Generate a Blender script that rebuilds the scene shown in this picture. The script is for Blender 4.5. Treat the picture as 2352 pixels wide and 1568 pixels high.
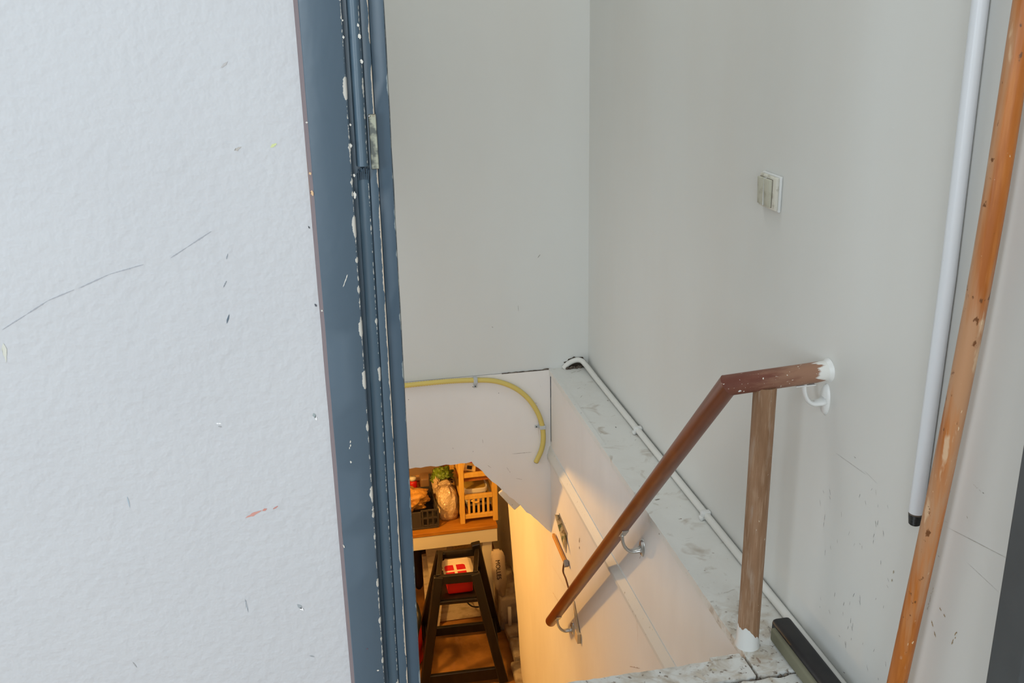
import bpy, bmesh, math, random
from mathutils import Vector, Matrix, noise

# ------------------------------------------------------------------ camera, world, lights, exposure
for o in list(bpy.data.objects):
    bpy.data.objects.remove(o, do_unlink=True)
SC = bpy.context.scene
COL = SC.collection
random.seed(7)

F_PX, PITCH, ROLL, YAW, EYE = 2309.3, .32933, -.02063, .19374, Vector((0, 0, 1.25))


def cam_axes():
    cp, sp, cy, sy = math.cos(PITCH), math.sin(PITCH), math.cos(YAW), math.sin(YAW)
    fwd = Vector((sy * cp, cy * cp, -sp))
    right = Vector((cy, -sy, 0))
    up = right.cross(fwd)
    r = right * math.cos(ROLL) + up * math.sin(ROLL)
    u = -right * math.sin(ROLL) + up * math.cos(ROLL)
    return r, u, fwd


AX = cam_axes()


def at(px, py, axis, val):
    """the point of a real plane (x, y or z = val) that was measured at this spot of the photograph"""
    d = AX[0] * (px - 1176) - AX[1] * (py - 784) + AX[2] * F_PX
    i = 'xyz'.index(axis)
    return EYE + d * ((val - EYE[i]) / d[i])


cd = bpy.data.cameras.new('camera')
cd.sensor_width = 36
cd.lens = F_PX / 2352 * 36
cd.clip_start = .02
cam = bpy.data.objects.new('camera', cd)
COL.objects.link(cam)
m = Matrix((AX[0], AX[1], -AX[2])).transposed().to_4x4()
m.translation = EYE
cam.matrix_world = m
SC.camera = cam

w = bpy.data.worlds.new('world')
SC.world = w
w.use_nodes = True
w.node_tree.nodes['Background'].inputs[0].default_value = (.7, .8, 1, 1)
w.node_tree.nodes['Background'].inputs[1].default_value = .05


def area(name, loc, target, size, power, col, sy=None):
    l = bpy.data.lights.new(name, 'AREA')
    l.energy = power
    l.color = col
    l.size = size
    if sy:
        l.shape = 'RECTANGLE'
        l.size_y = sy
    o = bpy.data.objects.new(name, l)
    COL.objects.link(o)
    o.location = loc
    o.rotation_euler = (Vector(target) - Vector(loc)).to_track_quat('-Z', 'Y').to_euler()
    return o


def bulb(name, loc, power, col, r=.04):
    l = bpy.data.lights.new(name, 'POINT')
    l.energy = power
    l.color = col
    l.shadow_soft_size = r
    o = bpy.data.objects.new(name, l)
    COL.objects.link(o)
    o.location = loc


area('hall_ceiling_light', (-.45, -.75, 2.38), (-.3, -.4, 0), 1.0, 16, (.92, .97, 1))
area('hall_rear_window', (-.35, -2.6, 1.45), (0, 0, 1.3), 1.5, 58, (.84, .94, 1))
area('hall_left_window', (-2.1, -.6, 1.15), (0, .6, 1.0), 1.2, 50, (.82, .92, 1))
area('stairwell_ceiling_light', (.30, 2.20, 2.42), (.42, 2.2, 0), .6, 14, (.97, .98, .97), 1.8)
area('stairwell_side_fill', (-.045, 2.50, .20), (1, 2.50, .20), 1.2, 3.1, (.96, .975, 1), .95)  # unseen fill added to brighten the stairwell face, no window there
bulb('basement_bulb', (-.30, 3.90, -.47), 52, (1, .52, .13), .05)

SC.cycles.max_bounces = 5
SC.cycles.diffuse_bounces = 4
SC.cycles.glossy_bounces = 2
SC.cycles.transmission_bounces = 2
SC.cycles.caustics_reflective = False
SC.cycles.caustics_refractive = False
SC.view_settings.view_transform = 'Standard'
SC.view_settings.look = 'None'
SC.view_settings.gamma = 1
SC.view_settings.use_curve_mapping = False
SC.view_settings.exposure = 0


# ------------------------------------------------------------------ materials
def lin(r, g, b):
    f = lambda c: c / 12.92 if c <= .04045 else ((c + .055) / 1.055) ** 2.4
    return (f(r / 255), f(g / 255), f(b / 255), 1)


MARKS = {}


class Mat:
    def __init__(s, name, col, rough=.6, spec=.4, metal=0):
        s.m = bpy.data.materials.new(name)
        s.m.use_nodes = True
        s.nt = s.m.node_tree
        s.b = s.nt.nodes['Principled BSDF']
        s.b.inputs['Roughness'].default_value = rough
        s.b.inputs['Specular IOR Level'].default_value = spec
        s.b.inputs['Metallic'].default_value = metal
        rgb = s.n('ShaderNodeRGB')
        rgb.outputs[0].default_value = col
        s.c = rgb.outputs[0]
        s.nt.links.new(s.c, s.b.inputs['Base Color'])
        g = s.n('ShaderNodeNewGeometry')
        s.pos = g.outputs['Position']
        s.height = None
        s.cache = {}
        s.marks, s.base = [], col
        MARKS[name] = s.marks

    def n(s, t):
        return s.nt.nodes.new(t)

    def link(s, a, b):
        s.nt.links.new(a, b)

    def coords(s, scale=(1, 1, 1)):
        if ('c', scale) in s.cache:
            return s.cache['c', scale]
        mp = s.n('ShaderNodeMapping')
        mp.inputs['Scale'].default_value = scale
        tc = s.n('ShaderNodeTexCoord')
        s.link(tc.outputs['Object'], mp.inputs['Vector'])
        s.cache['c', scale] = mp.outputs[0]
        return mp.outputs[0]

    def noise(s, scale=10, detail=4, stretch=(1, 1, 1), rough=.55, dist=0):
        key = (scale, detail, stretch, rough, dist)
        if key in s.cache:
            return s.cache[key]
        t = s.n('ShaderNodeTexNoise')
        t.inputs['Scale'].default_value = scale
        t.inputs['Detail'].default_value = detail
        t.inputs['Roughness'].default_value = rough
        t.inputs['Distortion'].default_value = dist
        s.link(s.coords(stretch), t.inputs['Vector'])
        s.cache[key] = t.outputs['Fac']
        return t.outputs['Fac']

    def ramp(s, fac, lo, hi):
        r = s.n('ShaderNodeMapRange')
        r.inputs['From Min'].default_value = lo
        r.inputs['From Max'].default_value = hi
        s.link(fac, r.inputs['Value'])
        return r.outputs[0]

    def math(s, op, a, b=None):
        q = s.n('ShaderNodeMath')
        q.operation = op
        for i, v in enumerate((a, b)):
            if v is None:
                continue
            if isinstance(v, (int, float)):
                q.inputs[i].default_value = v
            else:
                s.link(v, q.inputs[i])
        return q.outputs[0]

    def over(s, fac, col):
        mx = s.n('ShaderNodeMix')
        mx.data_type = 'RGBA'
        if isinstance(fac, (int, float)):
            mx.inputs[0].default_value = fac
        else:
            s.link(fac, mx.inputs[0])
        s.link(s.c, mx.inputs[6])
        mx.inputs[7].default_value = col
        s.c = mx.outputs[2]
        s.link(s.c, s.b.inputs['Base Color'])
        return s

    def blotch(s, col, scale, lo, hi, amount=1, stretch=(1, 1, 1), detail=4, dist=0):
        f = s.ramp(s.noise(scale, detail, stretch, dist=dist), lo, hi)
        return s.over(s.math('MULTIPLY', f, amount), col)

    def bump(s, scale, strength, dist=.002, stretch=(1, 1, 1), detail=4):
        bp = s.n('ShaderNodeBump')
        bp.inputs['Strength'].default_value = strength
        bp.inputs['Distance'].default_value = dist
        s.link(s.noise(scale, detail, stretch), bp.inputs['Height'])
        if s.height is not None:
            s.link(s.height, bp.inputs['Normal'])
        s.height = bp.outputs[0]
        s.link(s.height, s.b.inputs['Normal'])
        return s

    def mark(s, a, b, width, col, amount=1, ragged=.5, *_):
        """a scuff, chip or stain between two points of the surface, built later as a thin flake of paint"""
        if width < .015:
            s.marks.append((Vector(a), Vector(b), width, tuple(s.base[k] + (col[k] - s.base[k]) * amount for k in range(3)), ragged))
        return s


M = {}
X_W, X_L, Y_B = .915, .773, 3.26
grey = lin(120, 122, 120)

# white plaster of the hall wall
q = Mat('hall_plaster', (.545, .56, .575, 1), .75, .25)
q.blotch((.49, .505, .525, 1), 3, .35, .75, .5)
q.bump(90, .36, .004, detail=2).bump(9, .25, .007, detail=1)
P = lambda x, y: at(x, y, 'y', 1.0)
for pts in ([(5, 757), (60, 722), (110, 690), (170, 665)], [(180, 662), (250, 630), (330, 607)], [(392, 592), (430, 567), (485, 531)]):
    for i in range(len(pts) - 1):
        q.mark(P(*pts[i]), P(*pts[i + 1]), .0010, lin(135, 138, 148), .6, .45, 500)
for a, b, wd, c, am in (((521, 742), (526, 722), .0016, lin(70, 90, 105), .9), ((513, 660), (520, 645), .001, lin(110, 120, 130), .8),
                        ((520, 595), (523, 582), .0008, lin(120, 130, 140), .7), ((540, 345), (552, 338), .003, lin(165, 155, 140), .6),
                        ((622, 338), (634, 330), .0025, lin(205, 215, 140), .8), ((508, 155), (522, 142), .002, lin(170, 165, 160), .6),
                        ((565, 1188), (600, 1172), .0035, lin(205, 130, 110), .75), ((604, 1172), (612, 1168), .0025, lin(200, 120, 100), .8),
                        ((628, 1168), (638, 1162), .002, lin(190, 110, 95), .8), ((292, 1140), (298, 1165), .0014, lin(150, 175, 190), .6),
                        ((563, 1375), (570, 1405), .0012, lin(150, 165, 175), .6), ((712, 1505), (722, 1508), .0016, lin(140, 145, 150), .7),
                        ((305, 1520), (314, 1532), .0012, lin(150, 150, 150), .6), ((8, 790), (14, 830), .004, lin(210, 210, 185), .5),
                        ((720, 950), (724, 958), .003, lin(140, 155, 155), .8), ((684, 1388), (692, 1396), .0035, lin(140, 150, 155), .7),
                        ((724, 955), (727, 964), .002, (.9, .9, .9, 1), .9), ((690, 1396), (697, 1401), .003, (.9, .9, .9, 1), .9),
                        ((708, 519), (711, 524), .0014, lin(60, 65, 70), .9), ((723, 698), (727, 703), .0018, lin(60, 65, 75), .9),
                        ((497, 972), (508, 972), .0016, (.9, .9, .9, 1), .9), ((502, 978), (508, 980), .0016, lin(150, 150, 150), .7)):
    q.mark(P(*a), P(*b), wd, c, am, .4, 300)
M['plaster'] = q.m

# smooth cream wall of the stairwell
q = Mat('stairwell_paint', (.70, .712, .685, 1), .5, .35)
q.blotch((.66, .645, .60, 1), 2.2, .4, .7, .5, (1, 1, .35))
q.bump(30, .14, .003, detail=2)
W = lambda x, y: at(x, y, 'x', X_W)
for a, b, wd, c, am in (((1740, 540), (1770, 575), .035, lin(165, 160, 145), .22), ((1812, 385), (1832, 450), .03, lin(165, 160, 145), .25),
                        ((2140, 1425), (2150, 1465), .006, lin(160, 135, 95), .9), ((2160, 1395), (2172, 1420), .004, lin(160, 135, 95), .9),
                        ((2185, 1480), (2200, 1450), .004, lin(160, 135, 95), .9), ((2045, 1340), (2052, 1310), .006, lin(165, 150, 115), .8),
                        ((2130, 1400), (2144, 1350), .003, lin(165, 150, 115), .5), ((2175, 1210), (2320, 1285), .0008, lin(140, 130, 110), .6),
                        ((2100, 1180), (2180, 1200), .0006, lin(150, 145, 130), .5), ((1920, 1040), (1990, 1090), .0008, lin(145, 135, 125), .6),
                        ((2220, 1290), (2295, 1360), .0006, lin(150, 140, 125), .5), ((2235, 1112), (2262, 1135), .002, lin(160, 150, 130), .5),
                        ((2221, 1185), (2223, 1190), .0015, lin(140, 120, 90), .7), ((1962, 1048), (1966, 1052), .0012, lin(90, 85, 80), .8),
                        ((2155, 1275), (2158, 1279), .0012, lin(80, 80, 85), .8), ((1937, 1543), (1941, 1545), .0015, lin(60, 60, 70), .9),
                        ((2050, 292), (2054, 294), .001, lin(230, 230, 230), .8), ((1925, 1405), (1938, 1418), .0007, lin(230, 230, 230), .8),
                        ((1985, 1080), (2015, 1110), .0005, lin(150, 145, 140), .6)):
    q.mark(W(*a), W(*b), wd, c, am, .5, 150)
rr = random.Random(3)
for i in range(60):
    x, y = rr.uniform(1880, 2040), rr.uniform(1120, 1560)
    if x < 1700 + (y - 1270) * .78 + 60:
        continue
    q.mark(W(x, y), W(x + rr.uniform(-4, 4), y + rr.uniform(4, 16)), rr.uniform(.0005, .0011), lin(95, 90, 90), .75, .4, 300)
BK = lambda x, y: at(x, y, 'y', Y_B)
for a, b, wd, c, am in (((1235, 592), (1241, 584), .002, lin(110, 105, 95), .8), ((1130, 750), (1132, 752), .002, lin(110, 105, 95), .8),
                        ((1190, 700), (1191, 715), .001, lin(120, 110, 100), .7)):
    q.mark(BK(*a), BK(*b), wd, c, am, .4, 200)
M['wall'] = q.m

# painted face of the stairwell side, and the boards of the floor edge
q = Mat('stair_face_paint', (.80, .785, .76, 1), .55, .3)
q.blotch((.60, .565, .52, 1), 3, .45, .75, .45, (1, 1, .5))
q.bump(25, .18, .003, detail=2)
FC = lambda x, y: at(x, y, 'x', X_L)
for a, b, wd, c, am in (((1331, 1233), (1331, 1260), .007, lin(110, 55, 20), 1), ((1333, 1236), (1335, 1246), .003, lin(140, 75, 30), .7),
                        ((1297, 1200), (1299, 1202), .0025, lin(80, 50, 30), .8), ((1460, 1400), (1462, 1405), .003, lin(150, 110, 75), .6),
                        ((1448, 1530), (1470, 1534), .003, lin(150, 105, 70), .7), ((1463, 1400), (1466, 1490), .001, lin(170, 125, 90), .6),
                        ((1470, 1283), (1472, 1275), .004, lin(160, 110, 70), .6), ((1290, 1395), (1270, 1360), .004, lin(175, 120, 70), .4),
                        ((1476, 1195), (1474, 1160), .002, lin(110, 105, 100), .4), ((1481, 1410), (1484, 1418), .002, lin(150, 110, 80), .6),
                        ((1258, 1260), (1262, 1290), .004, lin(170, 115, 60), .4), ((1270, 1300), (1300, 1350), .002, lin(160, 105, 55), .5)):
    q.mark(FC(*a), FC(*b), wd, c, am, .5, 120)
M['face'] = q.m

BB = lambda x, y: at(x, y, 'y', Y_B - .006)
q = Mat('board_paint', (.83, .81, .78, 1), .5, .35)
q.blotch((.72, .69, .655, 1), 3, .42, .7, .45, (1, 1, .4))
q.bump(30, .1, .003, detail=2)
for a, b, wd, c, am in (((1085, 888), (1092, 888), .004, lin(125, 105, 85), .9), ((1145, 902), (1146, 903), .0022, lin(40, 35, 30), 1),
                        ((938, 917), (939, 918), .0025, lin(40, 35, 30), 1), ((1175, 1042), (1222, 1038), .0014, lin(115, 95, 80), .8),
                        ((1225, 932), (1236, 933), .002, lin(90, 80, 70), .8), ((1228, 925), (1234, 926), .001, lin(100, 90, 80), .8),
                        ((1240, 884), (1242, 888), .0016, lin(110, 95, 85), .7), ((1164, 1073), (1172, 1085), .002, lin(130, 110, 95), .6),
                        ((1120, 1068), (1128, 1074), .0014, lin(130, 115, 100), .6), ((1040, 1028), (1041, 1030), .002, lin(110, 100, 90), .6),
                        ((1108, 1008), (1110, 1018), .0012, lin(130, 115, 105), .5), ((1185, 1098), (1200, 1101), .0012, lin(130, 110, 95), .6),
                        ((1236, 955), (1237, 1000), .0008, lin(125, 110, 95), .6), ((1086, 1036), (1087, 1037), .0025, lin(110, 95, 85), .6)):
    q.mark(BB(*a), BB(*b), wd, c, am, .5, 200)
M['board'] = q.m

# worn white gloss paint on wood: ledge, landing, pipe, trim
q = Mat('worn_white_wood', (.74, .745, .71, 1), .45, .4)
sxw = q.n('ShaderNodeSeparateXYZ')
q.link(q.pos, sxw.inputs[0])
near = q.ramp(sxw.outputs[1], 1.85, 1.62)
q.over(q.math('MULTIPLY', q.math('MULTIPLY', near, q.ramp(q.noise(22, 6, dist=1), .44, .66)), .8), lin(176, 158, 132))
q.over(q.math('MULTIPLY', near, q.ramp(q.noise(75, 4), .60, .68)), lin(120, 104, 88))
q.blotch((.62, .60, .55, 1), 9, .45, .75, .35)
q.blotch(lin(150, 130, 105), 14, .60, .74, .6, dist=.6)
q.blotch(lin(110, 90, 70), 60, .68, .74, .8)
q.blotch(lin(60, 52, 45), 130, .72, .76, .8)
q.bump(45, .3, .003, detail=3)
ZP = lambda x, y: at(x, y, 'z', 0)
for a, b, wd, c, am in (((1505, 1148), (1515, 1146), .006, lin(105, 100, 85), .8), ((1500, 1155), (1512, 1160), .008, lin(160, 150, 125), .3),
                        ((1573, 1238), (1592, 1234), .0012, lin(120, 112, 100), .3), ((1575, 1243), (1585, 1240), .0012, lin(140, 130, 120), .3),
                        ((1660, 1362), (1690, 1353), .004, lin(165, 145, 115), .3), ((1766, 1440), (1775, 1456), .005, lin(120, 110, 95), .7),
                        ((1773, 1456), (1774, 1457), .003, lin(50, 42, 30), 1), ((1735, 1490), (1745, 1480), .007, lin(120, 118, 110), .8),
                        ((1738, 1510), (1746, 1522), .006, lin(140, 105, 75), .8), ((1765, 1513), (1775, 1515), .005, lin(175, 140, 110), .6),
                        ((1712, 1527), (1714, 1529), .003, lin(90, 70, 55), .9), ((1635, 1535), (1645, 1537), .007, lin(190, 175, 130), .6),
                        ((1515, 1542), (1517, 1543), .003, lin(45, 40, 38), 1), ((1600, 1545), (1620, 1560), .01, lin(190, 170, 140), .5),
                        ((1310, 858), (1335, 850), .008, lin(120, 110, 95), .4), ((1325, 893), (1332, 890), .0025, lin(120, 95, 75), .9),
                        ((1333, 913), (1338, 908), .002, lin(90, 80, 70), .9), ((1413, 980), (1416, 982), .003, lin(50, 45, 40), 1)):
    q.mark(ZP(*a), ZP(*b), wd, c, am, .6, 90)
M['worn'] = q.m

q = Mat('trim_paint', (.68, .69, .66, 1), .45, .4)
q.blotch(lin(120, 110, 95), 70, .66, .74, .7)
q.bump(40, .2, .002)
M['trim'] = q.m

# blue-grey door frame paint with chips
def blue(name, lines, marks=(), base=(.078, .118, .155, 1)):
    q = Mat(name, base, .38, .45)
    q.blotch((base[0] * 1.25, base[1] * 1.2, base[2] * 1.18, 1), 6, .4, .7, .5, (1, 1, .25))
    q.bump(22, .3, .004, (1, 1, .5), 3)
    sx = q.n('ShaderNodeSeparateXYZ')
    q.link(q.pos, sx.inputs[0])
    for xt, xb, wd, thr, col in lines:
        ln = q.math('ADD', q.math('MULTIPLY', q.math('SUBTRACT', sx.outputs[2], 1.25), (xt - xb) / .76), xt)
        d = q.math('ABSOLUTE', q.math('SUBTRACT', sx.outputs[0], ln))
        nz = q.noise(38, 2, (.05, .05, 1))
        nx = q.math('MULTIPLY', q.math('SUBTRACT', q.noise(220, 3), .5), wd * 1.6)
        lim = q.math('MULTIPLY', q.ramp(nz, thr, thr + .12), wd)
        f = q.math('GREATER_THAN', lim, q.math('ADD', d, nx))
        q.over(f, col)
    for a, b, wd, c, am in marks:
        q.mark(PF(*a), PF(*b), wd, c, am, .5, 300)
    return q.m


PF = lambda x, y: at(x, y, 'y', .989)
chip, wood_chip = (.62, .61, .55, 1), lin(190, 150, 110)
mk = [((805, 1010), (803, 1035), .0022, chip, 1), ((805, 1058), (806, 1062), .002, chip, 1), ((798, 630), (788, 658), .0013, chip, .9),
      ((788, 1250), (791, 1256), .002, chip, 1), ((703, 281), (706, 281), .0025, chip, 1), ((711, 396), (713, 400), .0025, lin(215, 180, 140), 1),
      ((716, 438), (718, 448), .0028, lin(215, 180, 140), 1), ((866, 1538), (870, 1538), .0018, chip, 1), ((738, 712), (741, 714), .0018, chip, 1),
      ((786, 45), (787, 48), .0018, chip, 1), ((788, 82), (789, 88), .002, chip, 1), ((804, 284), (805, 288), .002, chip, 1),
      ((805, 330), (806, 338), .0024, chip, 1), ((813, 400), (814, 405), .0022, chip, 1), ((814, 440), (815, 455), .0026, chip, 1),
      ((843, 1488), (843, 1489), .003, lin(120, 70, 80), .4)]
M['blue_face'] = blue('blue_paint_casing', [(.0395, .0345, .0024, .52, chip)], mk)
M['blue_bead'] = blue('blue_paint_bead', [(.0560, .0510, .0022, .60, chip)],
                      [((822, 55), (823, 60), .003, chip, 1), ((825, 80), (827, 88), .0034, chip, 1), ((830, 138), (832, 145), .0028, chip, 1),
                       ((866, 1010), (868, 1030), .002, chip, 1)], (.068, .112, .150, 1))
M['blue_inner'] = blue('blue_paint_inner', [(.0655, .0625, .0013, .38, lin(194, 184, 168))], (), (.064, .104, .140, 1))
M['blue_shaded'] = blue('blue_shaded_reveal', [(.0805, .0775, .0012, .52, lin(140, 150, 150))], (), (.048, .082, .115, 1))  # darker than the casing: shade of the turned-away reveal put into the colour
M['edge_lilac'] = Mat('bare_frame_edge', lin(128, 116, 118), .6).blotch(lin(150, 120, 100), 40, .55, .7, .6, (1, 1, .2)).m
M['metal_raw'] = Mat('scraped_steel', lin(150, 152, 135), .45, .5, .5).blotch(lin(75, 80, 78), 60, .5, .6, .9).blotch(lin(120, 95, 70), 45, .6, .7, .8).m
M['dark_jamb'] = Mat('dark_grey_paint', lin(70, 74, 76), .5).blotch(lin(82, 86, 88), 8, .4, .7, .6).m


def wood(name, c1, c2, c3, rough=.4, stretch=(1, 1, 1), sc=14, spec=.4, spots=None):
    q = Mat(name, c1, rough, spec)
    q.blotch(c2, sc, .35, .65, .9, stretch, 6)
    q.blotch(c3, sc * 3, .5, .75, .7, stretch, 6)
    if spots:
        for c, s_, lo, hi, st in spots:
            q.blotch(c, s_, lo, hi, 1, st)
    q.bump(sc * 4, .2, .0015, stretch)
    return q.m


M['rail'] = wood('varnished_handrail', lin(128, 62, 22), lin(105, 48, 14), lin(145, 78, 34), .3, (1, .12, .12), 30, .5,
                 [(lin(190, 150, 110), 160, .74, .78, (1, .4, .4))])
def worn_rail():
    q = Mat('worn_red_handrail', lin(128, 84, 68), .5, .3)
    q.blotch(lin(108, 62, 50), 50, .35, .65, .9, (.25, 1, 1), 6)
    sx = q.n('ShaderNodeSeparateXYZ')
    q.link(q.pos, sx.inputs[0])
    fray = q.math('MULTIPLY', q.math('SUBTRACT', q.noise(90, 5, (.12, 1, 1)), .5), .09)
    worn = q.math('ADD', sx.outputs[0], fray)
    f = q.ramp(q.math('ADD', worn, q.math('MULTIPLY', q.math('SUBTRACT', q.noise(120, 5, (.3, 1, 1)), .5), .12)), .775, .845)
    q.over(q.math('MULTIPLY', f, .75), lin(160, 124, 100))
    q.blotch(lin(232, 228, 215), 230, .665, .69, 1, (.8, 1, 1))
    q.over(q.ramp(worn, .888, .894), (.76, .76, .72, 1))
    q.bump(120, .2, .0012, (.3, 1, 1))
    return q.m


M['rail_worn'] = worn_rail()
M['post'] = wood('weathered_post', lin(158, 124, 96), lin(130, 98, 71), lin(180, 152, 126), .65, (1, 1, .1), 60, .25,
                 [(lin(222, 212, 190), 190, .71, .74, (1, 1, .6)), (lin(165, 142, 122), 70, .58, .72, (1, 1, .15))])
M['pole'] = wood('worn_pole_varnish', lin(190, 114, 48), lin(160, 90, 34), lin(200, 130, 66), .45, (1, 1, .1), 40, .35,
                 [(lin(182, 138, 102), 7, .49, .60, (3.5, 3.5, .25)), (lin(205, 172, 138), 40, .60, .66, (1, 1, .25)), (lin(112, 70, 38), 80, .645, .69, (1, 1, .6)), (lin(222, 200, 165), 140, .69, .72, (1, 1, .4))])
M['pipe'] = Mat('white_coated_tube', (.70, .73, .76, 1), .35, .4).blotch(grey, 90, .74, .77, .7).m
M['white_paint'] = Mat('white_gloss_paint', (.74, .75, .73, 1), .35, .45).blotch(lin(130, 118, 100), 120, .7, .74, .7).bump(60, .15, .001).m
M['conduit'] = Mat('painted_conduit', (.72, .72, .68, 1), .4, .4).blotch(lin(120, 110, 98), 110, .70, .75, .7, (1, .5, 1)).m
M['switch'] = Mat('old_ivory_plastic', (.68, .665, .58, 1), .4, .4).blotch(lin(140, 132, 108), 60, .5, .68, .7).m
M['switch_light'] = Mat('white_plastic_edge', (.74, .76, .75, 1), .4, .4).m
M['rocker'] = Mat('stained_rocker', lin(190, 189, 172), .4, .4).blotch(lin(146, 142, 120), 40, .5, .68, .7).m
M['black_rubber'] = Mat('black_plastic', (.012, .012, .014, 1), .5, .35).blotch((.03, .027, .025, 1), 20, .4, .7, .7).m
M['thread'] = Mat('black_thread', (.012, .013, .013, 1), .4, .45).m
M['taupe'] = Mat('taupe_collar', lin(92, 82, 72), .5).m
M['foam'] = Mat('olive_foam', lin(126, 125, 106), .85, .1).bump(150, .3, .001).m
M['yellow'] = Mat('yellow_conduit', lin(222, 200, 112), .5, .35).m
M['clip'] = Mat('clear_clip', lin(190, 195, 195), .35, .5).m
M['steel'] = Mat('bracket_steel', (.55, .55, .53, 1), .3, .5, .8).m
M['mortar'] = Mat('crumbled_mortar', lin(120, 110, 98), .9, .1).blotch(lin(70, 62, 55), 60, .4, .6, .9).bump(80, .8, .006).m
M['hole'] = Mat('hollow_shade', lin(70, 62, 54), .95, .05).m  # dark colour puts the shade of openings into solid pieces
# basement
M['bfloor'] = Mat('stained_brown_floor', lin(172, 122, 62), .4, .4).blotch(lin(112, 76, 36), 5, .38, .62, .9).blotch(lin(165, 118, 82), 9, .56, .72, .6, (2, .4, 1)).bump(30, .2, .003).m
M['bwall'] = Mat('basement_plaster', (.74, .72, .68, 1), .75, .2).blotch((.60, .55, .48, 1), 4, .5, .75, .5).bump(14, .35, .012).bump(60, .2, .003).m
M['stone'] = Mat('rough_concrete', lin(178, 165, 150), .9, .1).blotch(lin(125, 108, 92), 14, .42, .66, .8).bump(35, .7, .01).m
M['black_wood'] = Mat('black_painted_wood', (.012, .010, .009, 1), .32, .4).blotch((.03, .022, .015, 1), 30, .45, .7, .6, (1, 1, .2)).m
M['pine'] = wood('pine', lin(228, 184, 92), lin(214, 166, 72), lin(236, 196, 112), .45, (1, 1, .15), 25, .4)
M['bench_top'] = wood('orange_bench_top', lin(190, 132, 46), lin(165, 106, 32), lin(202, 146, 58), .4, (.15, 1, 1), 25, .4)
M['plank_dark'] = wood('orange_plank', lin(182, 112, 48), lin(150, 86, 30), lin(196, 128, 60), .45, (1, 1, .15), 25, .4)
M['cream_paint'] = Mat('cream_gloss', (.74, .70, .60, 1), .35, .45).m
M['tub'] = Mat('white_tub_plastic', (.80, .78, .72, 1), .3, .45).m
M['tub_lid'] = Mat('yellowed_lid', lin(190, 160, 70), .35, .45).blotch(lin(160, 130, 60), 30, .4, .7, .6).m
M['clear_box'] = Mat('cloudy_plastic', lin(170, 165, 145), .25, .5).m
M['amber'] = Mat('amber_bowl', lin(150, 95, 50), .2, .5).m
M['dark_plastic'] = Mat('dark_plastic', (.022, .021, .020, 1), .45, .4).m
M['crate'] = Mat('anthracite_crate', lin(62, 56, 52), .5, .35).m
M['paper_brown'] = Mat('brown_bag', lin(205, 152, 74), .35, .5).blotch(lin(150, 98, 42), 9, .4, .65, .7).bump(20, .8, .02).m
M['plastic_bag'] = Mat('milky_bag', lin(212, 188, 152), .16, .8).blotch(lin(176, 142, 100), 14, .4, .65, .6).bump(16, 1, .03).m
M['green_bag'] = Mat('green_foil', lin(108, 135, 30), .25, .55).blotch(lin(70, 92, 16), 18, .4, .6, .8).blotch(lin(140, 120, 130), 30, .64, .68, .8).bump(25, .8, .02).m
M['red'] = Mat('red_plastic', lin(205, 28, 22), .35, .45).m
M['red_print'] = Mat('red_print', lin(190, 22, 38), .5, .3).m
M['dark_print'] = Mat('dark_print', lin(40, 32, 40), .6, .2).m
M['blue_print'] = Mat('blue_print', lin(70, 80, 110), .6, .2).m
M['card'] = Mat('off_white_card', lin(225, 212, 195), .6, .25).blotch(lin(195, 175, 155), 12, .45, .7, .5).m
M['kraft'] = Mat('kraft_pack', lin(222, 192, 132), .6, .2).blotch(lin(180, 140, 84), 30, .55, .66, .7).m
M['sack'] = Mat('grey_sack', lin(205, 190, 172), .6, .25).blotch(lin(180, 160, 138), 10, .4, .7, .6).bump(14, .4, .01).m
M['board_rough'] = Mat('whitewashed_board', lin(215, 200, 175), .7, .2).blotch(lin(165, 145, 118), 14, .5, .68, .7, (1, 1, 3)).blotch(lin(100, 80, 60), 60, .7, .74, .8).bump(30, .5, .006).m
M['grey_tray'] = Mat('grey_tray', lin(150, 125, 100), .5, .3).m
M['tray_lip'] = Mat('beige_lip', lin(205, 165, 120), .45, .3).m
M['frost'] = Mat('frosted_box', lin(140, 110, 80), .35, .4).m
M['picture'] = Mat('floral_print', lin(215, 195, 150), .5, .3).blotch(lin(95, 110, 70), 34, .5, .56, .9).blotch(lin(150, 120, 80), 50, .58, .64, .8).m
M['picture_back'] = Mat('grey_card_back', lin(140, 135, 132), .6, .2).m
M['bar_wood'] = Mat('orange_lath', lin(215, 150, 70), .45, .3).m
M['cord'] = Mat('brown_cord', lin(110, 70, 40), .6, .2).m
M['beige_box'] = Mat('beige_box', lin(205, 185, 150), .5, .3).m
M['bulb_glass'] = Mat('bulb_holder', lin(220, 215, 205), .4).m


# ------------------------------------------------------------------ mesh helpers
def link(name, bm, mat, parent=None, smooth=False, kind=None, recalc=True):
    me = bpy.data.meshes.new(name)
    if recalc:
        bmesh.ops.recalc_face_normals(bm, faces=bm.faces)
    bm.to_mesh(me)
    bm.free()
    if smooth:
        for p in me.polygons:
            p.use_smooth = True
    if mat:
        for mm in (mat if isinstance(mat, (list, tuple)) else (mat,)):
            me.materials.append(M[mm])
    o = bpy.data.objects.new(name, me)
    COL.objects.link(o)
    if parent:
        o.parent = parent
        o.matrix_parent_inverse = Matrix.Translation(parent_world(parent)).inverted()
    if kind:
        o['kind'] = kind
    return o


def parent_world(p):
    v = Vector(p.location)
    while p.parent:
        p = p.parent
    return v if p.type == 'EMPTY' else Vector((0, 0, 0))


def tag(o, label, cat, group=None):
    o['label'] = label
    o['category'] = cat
    if group:
        o['group'] = group
    return o


def thing(name, loc, label, cat, group=None):
    o = bpy.data.objects.new(name, None)
    o.empty_display_size = .05
    COL.objects.link(o)
    o.location = loc
    return tag(o, label, cat, group)


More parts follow.
